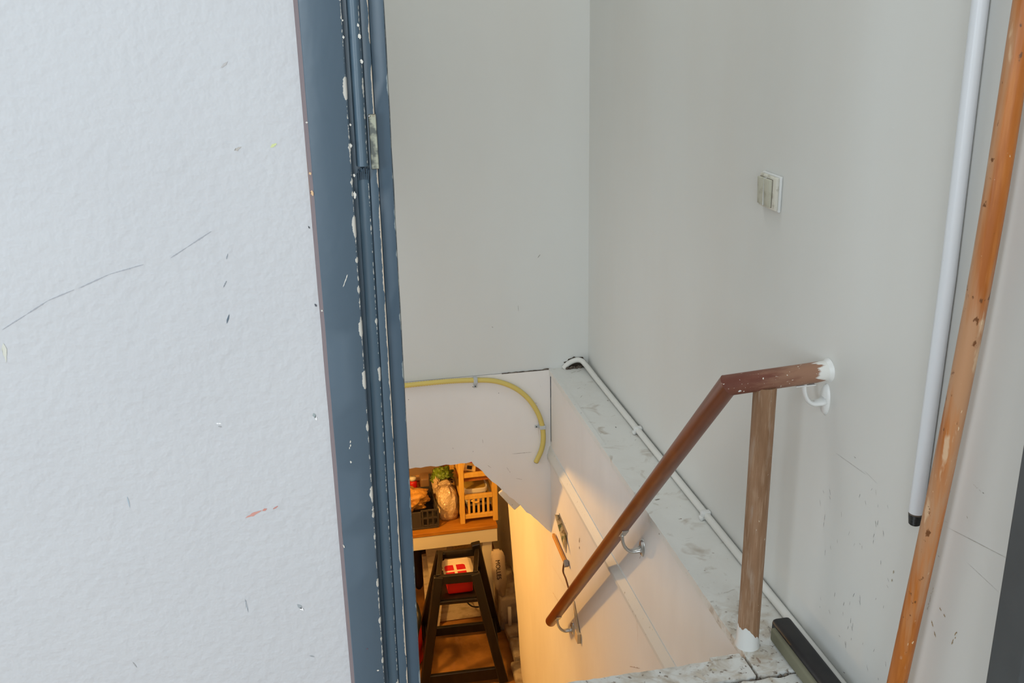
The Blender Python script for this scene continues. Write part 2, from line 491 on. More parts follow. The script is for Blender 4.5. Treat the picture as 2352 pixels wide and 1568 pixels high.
def structure(name, loc=(0, 0, 0)):
    o = bpy.data.objects.new(name, None)
    o.empty_display_size = .05
    COL.objects.link(o)
    o.location = loc
    o['kind'] = 'structure'
    return o


def box(bm, lo, hi, bev=0, seg=2, mtx=None):
    lo, hi = Vector(lo), Vector(hi)
    r = bmesh.ops.create_cube(bm, size=1)
    vs = r['verts']
    for v in vs:
        v.co = Vector(((lo[i] + hi[i]) / 2 + v.co[i] * (hi[i] - lo[i]) for i in range(3)))
    if bev:
        es = list({e for v in vs for e in v.link_edges})
        r = bmesh.ops.bevel(bm, geom=es, offset=bev, segments=seg, affect='EDGES', profile=.5)
        vs = list({v for f in r['faces'] for v in f.verts} | {v for v in vs if v.is_valid})
        # bevel returns only new faces; gather the whole island
        todo, seen = list(vs), set(vs)
        while todo:
            v = todo.pop()
            for e in v.link_edges:
                u = e.other_vert(v)
                if u not in seen:
                    seen.add(u)
                    todo.append(u)
        vs = list(seen)
    if mtx is not None:
        bmesh.ops.transform(bm, matrix=mtx, verts=vs)
    return vs


def bar(bm, a, b, wx, wy, bev=0, side=None):
    """a square-section bar from a to b; wx along 'side', wy across"""
    a, b = Vector(a), Vector(b)
    z = (b - a).normalized()
    s = Vector(side) if side else Vector((1, 0, 0))
    x = (s - z * s.dot(z)).normalized()
    y = z.cross(x)
    mt = Matrix((x, y, z)).transposed().to_4x4()
    mt.translation = a
    return box(bm, (-wx / 2, -wy / 2, 0), (wx / 2, wy / 2, (b - a).length), bev, 1, mt)


def tube(bm, pts, r, seg=16, cap=True, n0=None, n1=None, radii=None):
    pts = [Vector(p) for p in pts]
    n = len(pts)
    tans = []
    for i in range(n):
        if i == 0:
            t = pts[1] - pts[0]
        elif i == n - 1:
            t = pts[-1] - pts[-2]
        else:
            t = (pts[i + 1] - pts[i]).normalized() + (pts[i] - pts[i - 1]).normalized()
        tans.append(t.normalized())
    ref = Vector((0, 0, 1)) if abs(tans[0].z) < .9 else Vector((0, 1, 0))
    u = (ref - tans[0] * ref.dot(tans[0])).normalized()
    rings = []
    for i in range(n):
        t = tans[i]
        u = (u - t * u.dot(t)).normalized()
        v = t.cross(u)
        rad = radii[i] if radii else r
        k = 1
        if 0 < i < n - 1:
            c = (pts[i + 1] - pts[i]).normalized().dot(t)
            k = 1 / max(.5, c)
        ring = []
        bend = (tans[min(i + 1, n - 1)] - tans[max(i - 1, 0)])
        bd = bend.normalized() if bend.length > 1e-4 else None
        for j in range(seg):
            a = 2 * math.pi * j / seg
            off = (u * math.cos(a) + v * math.sin(a)) * rad
            if bd is not None and k > 1:
                off += bd * off.dot(bd) * (k - 1)
            nn = n0 if i == 0 else (n1 if i == n - 1 else None)
            if nn is not None:
                nn = Vector(nn)
                off -= t * (off.dot(nn) / t.dot(nn))
            ring.append(bm.verts.new(pts[i] + off))
        rings.append(ring)
    for i in range(n - 1):
        for j in range(seg):
            bm.faces.new((rings[i][j], rings[i][(j + 1) % seg], rings[i + 1][(j + 1) % seg], rings[i + 1][j]))
    if cap:
        bm.faces.new(rings[0][::-1])
        bm.faces.new(rings[-1])
    return rings


def sharp(o, deg=40):
    me = o.data
    bm = bmesh.new()
    bm.from_mesh(me)
    for e in bm.edges:
        if len(e.link_faces) == 2 and e.calc_face_angle(0) > math.radians(deg):
            e.smooth = False
    bm.to_mesh(me)
    bm.free()
    return o


def poly_prism(bm, pts, depth):
    """extrude a closed loop of 3D points along the vector depth"""
    depth = Vector(depth)
    a = [bm.verts.new(p) for p in pts]
    b = [bm.verts.new(Vector(p) + depth) for p in pts]
    bm.faces.new(a)
    bm.faces.new(b[::-1])
    n = len(a)
    for i in range(n):
        bm.faces.new((a[i], b[i], b[(i + 1) % n], a[(i + 1) % n]))
    return a + b


def bez(ps, n=24):
    """Catmull-Rom through the points"""
    ps = [Vector(p) for p in ps]
    out = []
    q = [ps[0] * 2 - ps[1]] + ps + [ps[-1] * 2 - ps[-2]]
    seg = len(ps) - 1
    per = max(2, n // seg)
    for i in range(seg):
        p0, p1, p2, p3 = q[i:i + 4]
        for k in range(per):
            t = k / per
            out.append(.5 * (2 * p1 + (p2 - p0) * t + (2 * p0 - 5 * p1 + 4 * p2 - p3) * t * t + (3 * p1 - p0 - 3 * p2 + p3) * t ** 3))
    out.append(ps[-1])
    return out


def blob(bm, c, r, sub=3, amp=.2, freq=3, seed=0, flat=None, sharpness=1):
    c, r = Vector(c), Vector(r)
    res = bmesh.ops.create_icosphere(bm, subdivisions=sub, radius=1)
    for v in res['verts']:
        d = v.co.normalized()
        nz = noise.noise(d * freq + Vector((seed, seed * 1.7, -seed)))
        nz += .5 * noise.noise(d * freq * 2.3 + Vector((seed * 2, 1, seed)))
        if sharpness > 1:
            nz = abs(nz) * 1.4 - .4
        k = 1 + amp * nz
        p = Vector((d[i] * r[i] * k for i in range(3)))
        if flat is not None and p.z < flat * r.z:
            p.z = flat * r.z
        v.co = c + p
    return res['verts']


def plank(bm, x0, x1, y0, y1, z0, z1, jag=.002, n=26, along='x', seed=0):
    """board with uneven long edges"""
    rnd = random.Random(seed)
    top0, top1 = [], []
    for i in range(n + 1):
        t = i / n
        j0, j1 = rnd.uniform(-jag, jag), rnd.uniform(-jag, jag)
        if along == 'x':
            x = x0 + (x1 - x0) * t
            top0.append((x, y0 + j0, z1))
            top1.append((x, y1 + j1, z1))
        else:
            y = y0 + (y1 - y0) * t
            top0.append((x0 + j0, y, z1))
            top1.append((x1 + j1, y, z1))
    loop = top0 + top1[::-1]
    poly_prism(bm, loop, (0, 0, z0 - z1))


def marks(parent, name, sel=None, nrm=(0, -1, 0), lift=.0004, where=None):
    """scuffs and chips of one surface: small ragged flakes, each with its own colour"""
    nrm = Vector(nrm)
    bm = bmesh.new()
    lay = bm.loops.layers.float_color.new('tint')
    rnd = random.Random(len(MARKS[name]))
    for a, b, wd, col, rag in MARKS[name]:
        if sel and not sel(a):
            continue
        if where:
            a, b = where(a), where(b)
        d = b - a
        L = d.length
        d = d.normalized() if L > 1e-5 else nrm.orthogonal().normalized()
        u = nrm.cross(d).normalized()
        pieces = [(a, b, wd)]
        if rag >= .5 and wd > .0015 and L > wd * 3:      # broken up into fragments
            pieces = []
            k = max(2, int(L / (wd * 1.6)))
            for q_ in range(k):
                c = a + (b - a) * ((q_ + rnd.uniform(.1, .9)) / k) + u * rnd.uniform(-.5, .5) * wd
                l_ = rnd.uniform(.4, 1.0) * wd
                pieces.append((c - d * l_, c + d * l_, wd * rnd.uniform(.35, .8)))
        for a_, b_, w_ in pieces:
            n = 14
            lng = (b_ - a_).length
            if lng > w_ * 8:
                n = min(60, int(lng / w_ * 2))
            pts = []
            half = n // 2
            for k in range(half + 1):
                t = k / half
                e = w_ * .5 * (math.sin(math.pi * min(1, max(0, t))) ** .45) * rnd.uniform(.55, 1.35) + 1e-5
                pts.append((a_ + (b_ - a_) * t - d * w_ * .3 * (t < .01) + d * w_ * .3 * (t > .99), e))
            # left side, then right side back
            loop = [p + u * e + nrm * lift for p, e in pts] + [p - u * e * rnd.uniform(.6, 1.3) + nrm * lift for p, e in reversed(pts)]
            f = bm.faces.new([bm.verts.new(p) for p in loop])
            if f.normal.dot(nrm) < 0:
                f.normal_flip()
            for lp in f.loops:
                lp[lay] = (*col, 1)
    me = bpy.data.meshes.new('scuffs')
    bmesh.ops.triangulate(bm, faces=bm.faces)
    bm.to_mesh(me)
    bm.free()
    me.materials.append(M['flake'])
    o = bpy.data.objects.new('scuffs', me)
    COL.objects.link(o)
    o.parent = parent
    o.matrix_parent_inverse = Matrix.Translation(parent_world(parent)).inverted()
    o['kind'] = 'stuff'
    return o


qf = Mat('paint_flakes', (.5, .5, .5, 1), .6, .3)
vc_ = qf.n('ShaderNodeVertexColor')
vc_.layer_name = 'tint'
qf.link(vc_.outputs[0], qf.b.inputs['Base Color'])
M['flake'] = qf.m

# ------------------------------------------------------------------ the setting
bm = bmesh.new()
box(bm, (X_W, .90, -.45), (1.06, 3.40, 2.45))
wr = link('wall_right', bm, 'wall', kind='structure')
marks(wr, 'stairwell_paint', lambda p: abs(p.x - X_W) < 1e-4, (-1, 0, 0))

bm = bmesh.new()
box(bm, (-.30, Y_B, .0), (X_W, 3.38, 2.45))
wb_ = link('wall_back', bm, 'wall', kind='structure')
marks(wb_, 'stairwell_paint', lambda p: abs(p.y - Y_B) < 1e-4)

bm = bmesh.new()
box(bm, (-2.2, 1.0, -.05), (-.0024, 1.10, 2.45))
wl_ = link('wall_left', bm, 'plaster', kind='structure')
marks(wl_, 'hall_plaster')

bm = bmesh.new()
box(bm, (-.16, 1.12, -2.0), (-.05, 3.26, 2.45))
link('wall_stairwell_left', bm, 'wall', kind='structure')

# hall behind the camera
bm = bmesh.new()
box(bm, (-2.3, -2.7, 0), (-2.2, 1.1, 2.45))
link('wall_hall_left', bm, 'plaster', kind='structure')
bm = bmesh.new()
box(bm, (-2.3, -2.8, 0), (1.7, -2.7, 2.45))
link('wall_hall_rear', bm, 'plaster', kind='structure')
bm = bmesh.new()
box(bm, (1.6, -2.7, 0), (1.7, 1.1, 2.45))
link('wall_hall_right', bm, 'plaster', kind='structure')
bm = bmesh.new()
box(bm, (1.06, .96, 0), (1.7, 1.06, 2.45))
link('wall_front', bm, 'plaster', kind='structure')
bm = bmesh.new()
box(bm, (-2.3, -2.8, 2.45), (1.7, 3.4, 2.55))
link('ceiling', bm, 'plaster', kind='structure')

# pony wall: side of the stairwell below the ledge, running on as the basement wall to an uneven rounded end
bm = bmesh.new()
zs = [-.02, -.15, -.28, -.33] + [-.33 - .0835 * i for i in range(1, 21)]


def y_end(z):
    if z > -.33:
        return 3.30
    return 4.19 + (z + .979) * .342 + .03 * noise.noise(Vector((0, 3.1, z * 5))) - (.05 if z < -1.75 else 0)


prof = []
for z in zs:
    row = []
    for y in (1.30, 1.6, 2.0, 2.4, 2.8, 3.1):
        row.append(Vector((X_L, y, z)))
    ye = y_end(z)
    ye = max(ye, 3.2)
    for k in range(1, 6):
        row.append(Vector((X_L + .004 * noise.noise(Vector((z * 4, k, 0))), 3.1 + (ye - .07 - 3.1) * k / 5, z)))
    for k in range(1, 7):
        a = k / 6 * math.pi / 2
        rad = .07 + .015 * noise.noise(Vector((z * 6, 9, k)))
        row.append(Vector((X_L + rad * (1 - math.cos(a)), ye - .07 + .07 * math.sin(a), z)))
    row.append(Vector((X_W - .005, ye, z)))
    row.append(Vector((X_W - .005, 1.30, z)))
    prof.append([bm.verts.new(v) for v in row])
for i in range(len(prof) - 1):
    for j in range(len(prof[0])):
        k = (j + 1) % len(prof[0])
        bm.faces.new((prof[i][j], prof[i][k], prof[i + 1][k], prof[i + 1][j]))
bm.faces.new(prof[0])
bm.faces.new(prof[-1][::-1])
ws_ = sharp(link('wall_stairwell', bm, 'face', kind='structure', smooth=True), 35)
marks(ws_, 'stair_face_paint', None, (-1, 0, 0), .0008)

# ledge on the pony wall
led = structure('trim_1')
bm = bmesh.new()
plank(bm, .7705, X_W, 1.512, Y_B, -.02, 0, .0012, 60, 'y', 4)
link('ledge_board', bm, 'worn', led)
on_floor = lambda p: p.y < 1.575 and (p.x < .7645 or p.y < 1.506)
marks(led, 'worn_white_wood', lambda p: not on_floor(p), (0, 0, 1))
bm = bmesh.new()   # thin cover strip along the far end of the edge
plank(bm, .7695, .783, 2.60, Y_B - .002, -.012, .0025, .0008, 30, 'y', 8)
link('edge_strip', bm, 'worn', led)
bm = bmesh.new()   # crumbled mortar in the far corner, the shade of its hole a dark solid blob
blob(bm, (.868, 3.262, .012), (.038, .012, .026), 3, .5, 6, 2)
link('mortar_gap', bm, 'hole', led)
bm = bmesh.new()
for i in range(10):
    blob(bm, (.835 + i * .007 + random.uniform(-.003, .003), 3.246 + random.uniform(-.008, .004), .004), (.006, .005, .006), 1, .6, 4, i)
link('mortar_crumbs', bm, 'mortar', led, kind='stuff')

# horizontal strip on the stairwell face
bm = bmesh.new()
poly_prism(bm, [(X_L + .002, 1.35, -.348), (X_L - .013, 1.35, -.345), (X_L - .013, 1.35, -.332), (X_L - .003, 1.35, -.297), (X_L + .002, 1.35, -.297)], (0, 1.905, 0))
link('trim_2', bm, 'trim', kind='structure')

# board that closes the end of the stairwell below floor level, cut off on the slant
bm = bmesh.new()
pts = [(-.05, 0, -.0015), (X_L + .001, 0, -.0015), (X_L + .001, 0, -.655)]
nd = 22
rnd = random.Random(5)
for i in range(nd + 1):
    t = i / nd
    x = .757 + (.480 - .757) * t
    z = -.640 + (-.328 + .640) * t
    k = rnd.uniform(-.002, .002)
    pts.append((x + k, 0, z + k))
for i in range(1, 30):
    x = .480 - i * .53 / 29
    z = -.329 + rnd.uniform(-.0022, .0022) + (.004 * noise.noise(Vector((x * 30, 0, 0))) if x < .38 else 0)
    pts.append((x, 0, z))
poly_prism(bm, [(x, Y_B - .006, z) for x, y, z in pts], (0, .028, 0))
t3_ = link('trim_3', bm, 'board', kind='structure')
marks(t3_, 'board_paint')
bm = bmesh.new()   # crack filler line between wall and board
rnd = random.Random(9)
lp = [(.60 + i * .0085, Y_B - .004, -.0005 + rnd.uniform(-.0013, .0013) + (.002 if i > 17 else 0)) for i in range(21)]
tube(bm, lp, .0022, 6)
link('trim_4', bm, 'mortar', kind='structure', smooth=True)
bm = bmesh.new()   # lath behind the slanted edge
a, b = at(1152, 1126, 'y', 3.30), at(1188, 1164, 'y', 3.30)
bar(bm, a, b, .03, .014, .002, (0, 0, 1))
link('trim_5', bm, 'trim', kind='structure')

# landing: painted boards at the head of the stairs
fl = structure('floor')
bm = bmesh.new()
plank(bm, -.05, .7645, 1.512, 1.574, -.055, -.002, .0016, 90, 'x', 2)
link('board', bm, 'worn', fl)
bm = bmesh.new()
plank(bm, .70, .763, 1.5745, 1.588, -.05, -.004, .0012, 12, 'x', 3)
link('board', bm, 'worn', fl)
bm = bmesh.new()
plank(bm, -.05, X_W, 1.30, 1.502, -.05, -.004, .0032, 70, 'x', 6)
link('board', bm, 'worn', fl)
bm = bmesh.new()
plank(bm, -.05, X_W, 1.10, 1.296, -.05, -.004, .002, 40, 'x', 7)
link('board', bm, 'worn', fl)
marks(fl, 'worn_white_wood', on_floor, (0, 0, 1), .0004, lambda p: p - Vector((0, 0, .0018 if p.y > 1.506 else .0038)))
bm = bmesh.new()
box(bm, (-.05, 1.10, -.12), (X_W, 1.572, -.03))
link('joist', bm, 'mortar', fl)
bm = bmesh.new()
for i in range(14):
    blob(bm, (.60 + .019 * i + random.uniform(-.006, .006), 1.5055 + random.uniform(-.003, .002), -.010), (.006, .003, .007), 2, .6, 4, i)
link('paint_flakes', bm, 'mortar', fl, kind='stuff')
bm = bmesh.new()
box(bm, (-2.3, -2.8, -.10), (1.7, 1.10, -.006))
link('floor_hall', bm, 'bfloor', kind='structure')

# stairs: steep, hidden below the edge of the landing
st = structure('stairs')
for i in range(9):
    bm = bmesh.new()
    z = -.2 * (i + 1)
    y = 1.60 + .196 * (i + 1)
    box(bm, (-.045, y - .20, z - .03), (X_L - .002, y + .02, z))
    link('tread', bm, 'worn', st)

# basement shell
bm = bmesh.new()
box(bm, (-1.6, 1.2, -2.1), (1.1, 6.2, -2.0))
link('floor_basement', bm, 'bfloor', kind='structure')
bm = bmesh.new()
box(bm, (.93, 3.4, -2.0), (1.05, 6.1, -.30))
link('wall_basement_right', bm, 'bwall', kind='structure')
bm = bmesh.new()
box(bm, (-1.6, 5.75, -2.0), (1.05, 5.9, -.30))
link('wall_basement_rear', bm, 'bwall', kind='structure')
bm = bmesh.new()
box(bm, (-1.7, 1.2, -2.0), (-1.55, 5.9, -.30))
link('wall_basement_left', bm, 'bwall', kind='structure')
bm = bmesh.new()
box(bm, (-1.7, 3.285, -.30), (1.05, 5.9, -.12))
link('ceiling_basement', bm, 'bwall', kind='structure')
bm = bmesh.new()
box(bm, (-1.55, 1.2, -2.0), (-.2, 1.3, -.1))
link('wall_basement_front', bm, 'bwall', kind='structure')
bm = bmesh.new()
box(bm, (-1.7, 1.2, -.30), (-.16, 3.285, -.12))
link('ceiling_basement_side', bm, 'bwall', kind='structure')

# rough footing stones along the foot of the basement wall
ft = structure('baseboard_basement')
rnd = random.Random(11)
for i, (y0, y1, x0, h) in enumerate(((3.86, 4.02, .795, .05), (4.03, 4.26, .790, .045), (4.27, 4.44, .818, .06), (4.45, 4.575, .822, .055), (4.585, 4.93, .806, .20), (4.95, 5.2, .83, .12))):
    bm = bmesh.new()
    vs = box(bm, (x0, y0, -2.0), (.93, y1, -2.0 + h), .012, 2)
    for v in vs:
        v.co += Vector((noise.noise(v.co * 18), noise.noise(v.co * 18 + Vector((5, 0, 0))), 0)) * .006
    link('stone', bm, 'stone', ft, smooth=True)


# ------------------------------------------------------------------ door frame (left jamb in view, right jamb at the picture's edge)
fr = structure('door_1', (0, 1.0, 0))


def tx(x, xb, z):
    return x + (xb - x) * (1.25 - z) / .76


def upright(bm, prof, z0, z1, n=18, wob=0, seed=0):
    """prof: list of (x at z=1.25, x at z=.49, y); swept up with the slight taper of the old frame"""
    rows = []
    for i in range(n + 1):
        z = z0 + (z1 - z0) * i / n
        rows.append([bm.verts.new((tx(a, b, z) + (wob * noise.noise(Vector((z * 22 + seed, k, 0)))), y, z)) for k, (a, b, y) in enumerate(prof)])
    m_ = len(prof)
    for i in range(n):
        for k in range(m_):
            l = (k + 1) % m_
            bm.faces.new((rows[i][k], rows[i][l], rows[i + 1][l], rows[i + 1][k]))
    bm.faces.new(rows[0][::-1])
    bm.faces.new(rows[-1])


Z1 = 2.08
bm = bmesh.new()
upright(bm, [(-.0030, -.0030, 1.02), (-.0030, -.0030, .9990), (-.0012, -.0012, .9945), (.0012, .0012, .990), (.0012, .0012, 1.02)], 0, Z1, 60, .0004)
link('edge_strip', bm, 'edge_lilac', fr)
bm = bmesh.new()
upright(bm, [(.0011, .0011, 1.05), (.0011, .0011, .9895), (.0018, .0018, .9885), (.0385, .0335, .9885), (.0405, .0355, .990), (.0412, .0360, .996), (.0412, .0360, 1.05)], 0, Z1, 80, .0005, 3)
sharp(link('casing', bm, 'blue_face', fr, smooth=True), 50)
marks(fr, 'blue_paint_casing', None, (0, -1, 0), .0010)
bm = bmesh.new()   # rounded bead, broken off below the strike plate
bead = [(.0455, .0405, 1.04)] + [(.0515 - .006 * math.cos(a), .0462 - .006 * math.cos(a), .999 - .007 * math.sin(a)) for a in [k * math.pi / 8 for k in range(9)]] + [(.0575, .0520, 1.04)]
upright(bm, bead, 1.097, Z1, 50, .0006, 5)
sharp(link('stop_bead', bm, 'blue_bead', fr, smooth=True), 50)
bm = bmesh.new()
bead = [(.0455, .0405, 1.04)] + [(.0515 - .006 * math.cos(a), .0462 - .006 * math.cos(a), 1.003 - .0035 * math.sin(a)) for a in [k * math.pi / 8 for k in range(9)]] + [(.0575, .0520, 1.04)]
upright(bm, bead, 0, 1.089, 60, .0006, 8)
sharp(link('stop_bead', bm, 'blue_bead', fr, smooth=True), 50)
marks(fr, 'blue_paint_bead', lambda p: p.z > 1.1, (0, -1, 0), .0004, lambda p: Vector((p.x, .9925, p.z)))
bm = bmesh.new()   # splintered break
for i in range(7):
    x = tx(.0465, .0415, 1.093) + i * .0016
    bar(bm, (x, 1.001, 1.0835), (x + random.uniform(-.001, .001), .997, 1.0935 + random.uniform(-.002, .004)), .0012, .003)
link('splinters', bm, 'blue_shaded', fr, kind='stuff')
bm = bmesh.new()
upright(bm, [(.0412, .0360, 1.06), (.0412, .0360, 1.006), (.0578, .0526, 1.0045), (.0582, .0530, 1.0015), (.0640, .0610, 1.0005), (.0655, .0627, 1.0015), (.0655, .0627, 1.06)], 0, Z1, 60, .0004, 9)
sharp(link('rebate', bm, 'blue_inner', fr, smooth=True), 50)
bm = bmesh.new()
upright(bm, [(.0658, .0630, 1.13), (.0658, .0630, 1.006), (.0668, .0640, 1.005), (.0800, .0770, 1.006), (.0812, .0782, 1.008), (.0812, .0782, 1.13)], 0, Z1, 60, .0005, 12)
sharp(link('jamb', bm, 'blue_shaded', fr, smooth=True), 50)
bm = bmesh.new()
box(bm, (tx(.0595, .056, 1.12), .9985, 1.093), (tx(.0668, .064, 1.12), 1.004, 1.146), .0006, 1)
link('strike_plate', bm, 'metal_raw', fr)['label'] = 'scraped bare metal strike plate'
bm = bmesh.new()
tube(bm, [(tx(.0602, .057, 1.145), .996, 1.1445), (tx(.0602, .057, 1.145), 1.0, 1.1445)], .0011, 8)
link('screw', bm, 'steel', fr, smooth=True)
bm = bmesh.new()   # head of the frame, above the picture
box(bm, (-.006, .9885, Z1), (.95, 1.13, Z1 + .09))
link('head', bm, 'blue_face', fr)
bm = bmesh.new()
box(bm, (-.006, 1.0, Z1 + .09), (1.06, 1.10, 2.45))
link('wall_over_door', bm, 'plaster', kind='structure')
bm = bmesh.new()
box(bm, (.8745, .975, 0), (.913, 1.035, Z1), .002, 2)
link('right_jamb', bm, 'dark_jamb', fr)['label'] = 'dark grey right jamb'

# ------------------------------------------------------------------ handrail
E_ = Vector((.716, 1.606, .571))
D_ = Vector((0, 1.429, -1.461)).normalized()
LOW = E_ + D_ * 2.040
R_ = .0195
hr = thing('handrail', (.789, 1.606, 0), 'round brown wooden handrail on a post, sloping down the stairwell from the right wall', 'handrail')
mit = (Vector((-1, 0, 0)) + D_).normalized()
bm = bmesh.new()
tube(bm, [(X_W - .004, 1.606, .581), E_ + Vector((0, 0, 0))], R_, 32, True, None, mit)
sharp(link('upper_rail', bm, 'rail_worn', hr, smooth=True))['label'] = 'short level rail of worn red-brown wood'
bm = bmesh.new()
tube(bm, [(X_W + .0005, 1.606, .5812), (X_W - .004, 1.606, .581), (X_W - .0065, 1.606, .5808)], R_, 32, True, None, None, [R_ + .0045, R_ + .0012, R_ + .0002])
sharp(link('wall_fillet', bm, 'white_paint', hr, smooth=True))['label'] = 'white paint fillet at the wall'
bm = bmesh.new()
tube(bm, [E_, E_ + D_ * .5, E_ + D_ * 1.2, LOW - D_ * .006, LOW - D_ * .002, LOW], R_, 32, True, -mit, None, [R_, R_, R_, R_, R_ * .93, R_ * .78])
sharp(link('lower_rail', bm, 'rail', hr, smooth=True))['label'] = 'long sloping rail of glossy brown wood'
bm = bmesh.new()
tube(bm, [(.7885, 1.606, .002), (.7895, 1.606, .30), (.790, 1.606, .563)], .0215, 32)
sharp(link('post', bm, 'post', hr, smooth=True), 50)['label'] = 'weathered round wooden post'
bm = bmesh.new()   # painted foot
n_ = 40
rings = [[], [], [], []]
for i in range(n_):
    a = 2 * math.pi * i / n_
    sx, sy = math.cos(a), math.sin(a)
    h_ = .040 + .010 * noise.noise(Vector((sx * 2, sy * 2, 4))) + .004 * noise.noise(Vector((sx * 9, sy * 9, 1))) - .020 * max(0, min(1, sx * 1.2 + .1)) + (.008 if sx < -.3 else 0)
    for k, (rr_, zz) in enumerate(((.0246, 0), (.0234, .010), (.0221, h_), (.0214, h_ + .0004))):
        rings[k].append(bm.verts.new((.7885 + sx * rr_, 1.606 + sy * rr_, zz)))
for k in range(3):
    for i in range(n_):
        bm.faces.new((rings[k][i], rings[k][(i + 1) % n_], rings[k + 1][(i + 1) % n_], rings[k + 1][i]))
bm.faces.new(rings[0][::-1])
bm.faces.new(rings[3])
sharp(link('painted_foot', bm, 'white_paint', hr, smooth=True), 50)['label'] = 'ragged white painted post foot'
bm = bmesh.new()
for dx, dz, s in ((-.006, -.004, .0030), (.004, .006, .0022)):
    blob(bm, (.738 + dx, 1.5885, .570 + dz), (s * 1.4, .0015, s), 2, .5, 3, 3)
link('screw_filler', bm, 'white_paint', hr, smooth=True)


def bracket(sad, wall_x, mat, depth=.045, plate_h=.026):
    """sad: point under the rail; J-shaped arm to an oval plate on the wall"""
    sad = Vector(sad)
    L = wall_x - sad.x
    bm = bmesh.new()
    pts = [sad + Vector((0, 0, .004))] + [sad + Vector((L * .52 * (1 - math.cos(a)), 0, -depth * math.sin(a))) for a in [k * math.pi / 2 / 8 for k in range(9)]]
    pts += [Vector((wall_x - L * .22, sad.y, sad.z - depth * .98)), Vector((wall_x - .002, sad.y, sad.z - depth * .90))]
    tube(bm, pts, .0055, 12, True, None, None, [.0042] * 5 + [.0046] * 3 + [.0050, .0056, .0066, .0084])
    for v in bm.verts:
        v.co.y = sad.y + (v.co.y - sad.y) * 1.75
    br = link('bracket', bm, mat, hr, smooth=True)
    bm = bmesh.new()
    c = Vector((wall_x - .0025, sad.y, sad.z - depth * .85))
    ring = []
    for x in (-.0035, .002, .0028):
        k = .8 if x == -.0035 else 1
        ring.append([bm.verts.new(c + Vector((x, math.cos(2 * math.pi * i / 24) * .016 * k, math.sin(2 * math.pi * i / 24) * plate_h * k))) for i in range(24)])
    for a in range(2):
        for i in range(24):
            bm.faces.new((ring[a][i], ring[a][(i + 1) % 24], ring[a + 1][(i + 1) % 24], ring[a + 1][i]))
    bm.faces.new(ring[0])
    bm.faces.new(ring[-1][::-1])
    p = link('wall_plate', bm, mat, hr, smooth=True)
    p.parent = br
    bm = bmesh.new()
    return br


bracket((.868, 1.606, .5575), X_W, 'white_paint', .040, .032)['label'] = 'white painted bracket at the wall end'
bm = bmesh.new()
box(bm, (.848, 1.597, .5565), (.888, 1.615, .559), .0008, 1)
link('saddle', bm, 'white_paint', hr)
for y in (2.215, 2.930):
    t = (y - E_.y) / D_.y
    c = E_ + D_ * t
    bracket((c.x, y, c.z - .0285), X_L, 'steel', .050)
    bm = bmesh.new()
    mt = Matrix.Translation(c + Vector((0, -.014, -.0143)) * 1.0) @ Matrix.Rotation(-math.radians(45.6), 4, 'X')
    box(bm, (-.009, -.022, -.0015), (.009, .022, .0012), .0006, 1, mt)
    link('saddle', bm, 'steel', hr)

# ------------------------------------------------------------------ light switch
sw = thing('light_switch', (X_W, 1.88, .868), 'stained ivory double light switch high on the right wall', 'switch')
bm = bmesh.new()
box(bm, (X_W - .006, 1.842, .832), (X_W, 1.924, .904), .002, 3)
sharp(link('back_plate', bm, 'switch_light', sw, smooth=True), 60)
bm = bmesh.new()
box(bm, (X_W - .0125, 1.845, .8345), (X_W - .005, 1.922, .9015), .003, 3)
sharp(link('housing', bm, 'switch', sw, smooth=True), 60)
bm = bmesh.new()
box(bm, (X_W - .0132, 1.8602, .8392), (X_W - .0120, 1.9188, .8958), .0004, 1)
link('surround', bm, 'taupe', sw)
bm = bmesh.new()
box(bm, (X_W - .0186, 1.8882, .840), (X_W - .0120, 1.8898, .896))
link('divider', bm, 'switch_light', sw)
for y0, y1 in ((1.8610, 1.8880), (1.8900, 1.9180)):
    bm = bmesh.new()
    vs = box(bm, (X_W - .0185, y0, .840), (X_W - .011, y1, .895), .0015, 2)
    for v in vs:
        if v.co.x < X_W - .014:
            v.co.x += (.868 - v.co.z) * .05
    sharp(link('rocker', bm, 'rocker', sw, smooth=True), 60)

# ------------------------------------------------------------------ white hanging tube
wp = thing('white_broom_pole', (.898, 1.30, .43), 'white tubular broom pole with black threaded end hanging on the right wall', 'pole')
bm = bmesh.new()
tube(bm, [(.9025, 1.2765, 1.75), (.9025, 1.2750, 1.2), (.9025, 1.2710, .85), (.9025, 1.2740, .65), (.9025, 1.2775, .460)], .0114, 32)
sharp(link('tube', bm, 'pipe', wp, smooth=True))
bm = bmesh.new()
tube(bm, [(.9025, 1.2775, .4615), (.9025, 1.2775, .4565)], .0112, 32)
sharp(link('collar', bm, 'taupe', wp, smooth=True))
bm = bmesh.new()
pts, rad = [], []
for i in range(25):
    pts.append((.9025, 1.2775, .457 - i * .0007))
    rad.append(.0109 - i * .00008 + (.0005 if i % 4 < 2 else -.0004))
pts.append((.9025, 1.2775, .4385))
rad.append(.0078)
tube(bm, pts, .012, 32, True, None, None, rad)
link('threaded_end', bm, 'thread', wp, smooth=True)['label'] = 'black threaded end'
bm = bmesh.new()   # hook above the picture that carries it
tube(bm, [(.916, 1.2765, 1.745), (.895, 1.2765, 1.745), (.885, 1.2765, 1.755)], .004, 8)
link('hook', bm, 'steel', wp, smooth=True)

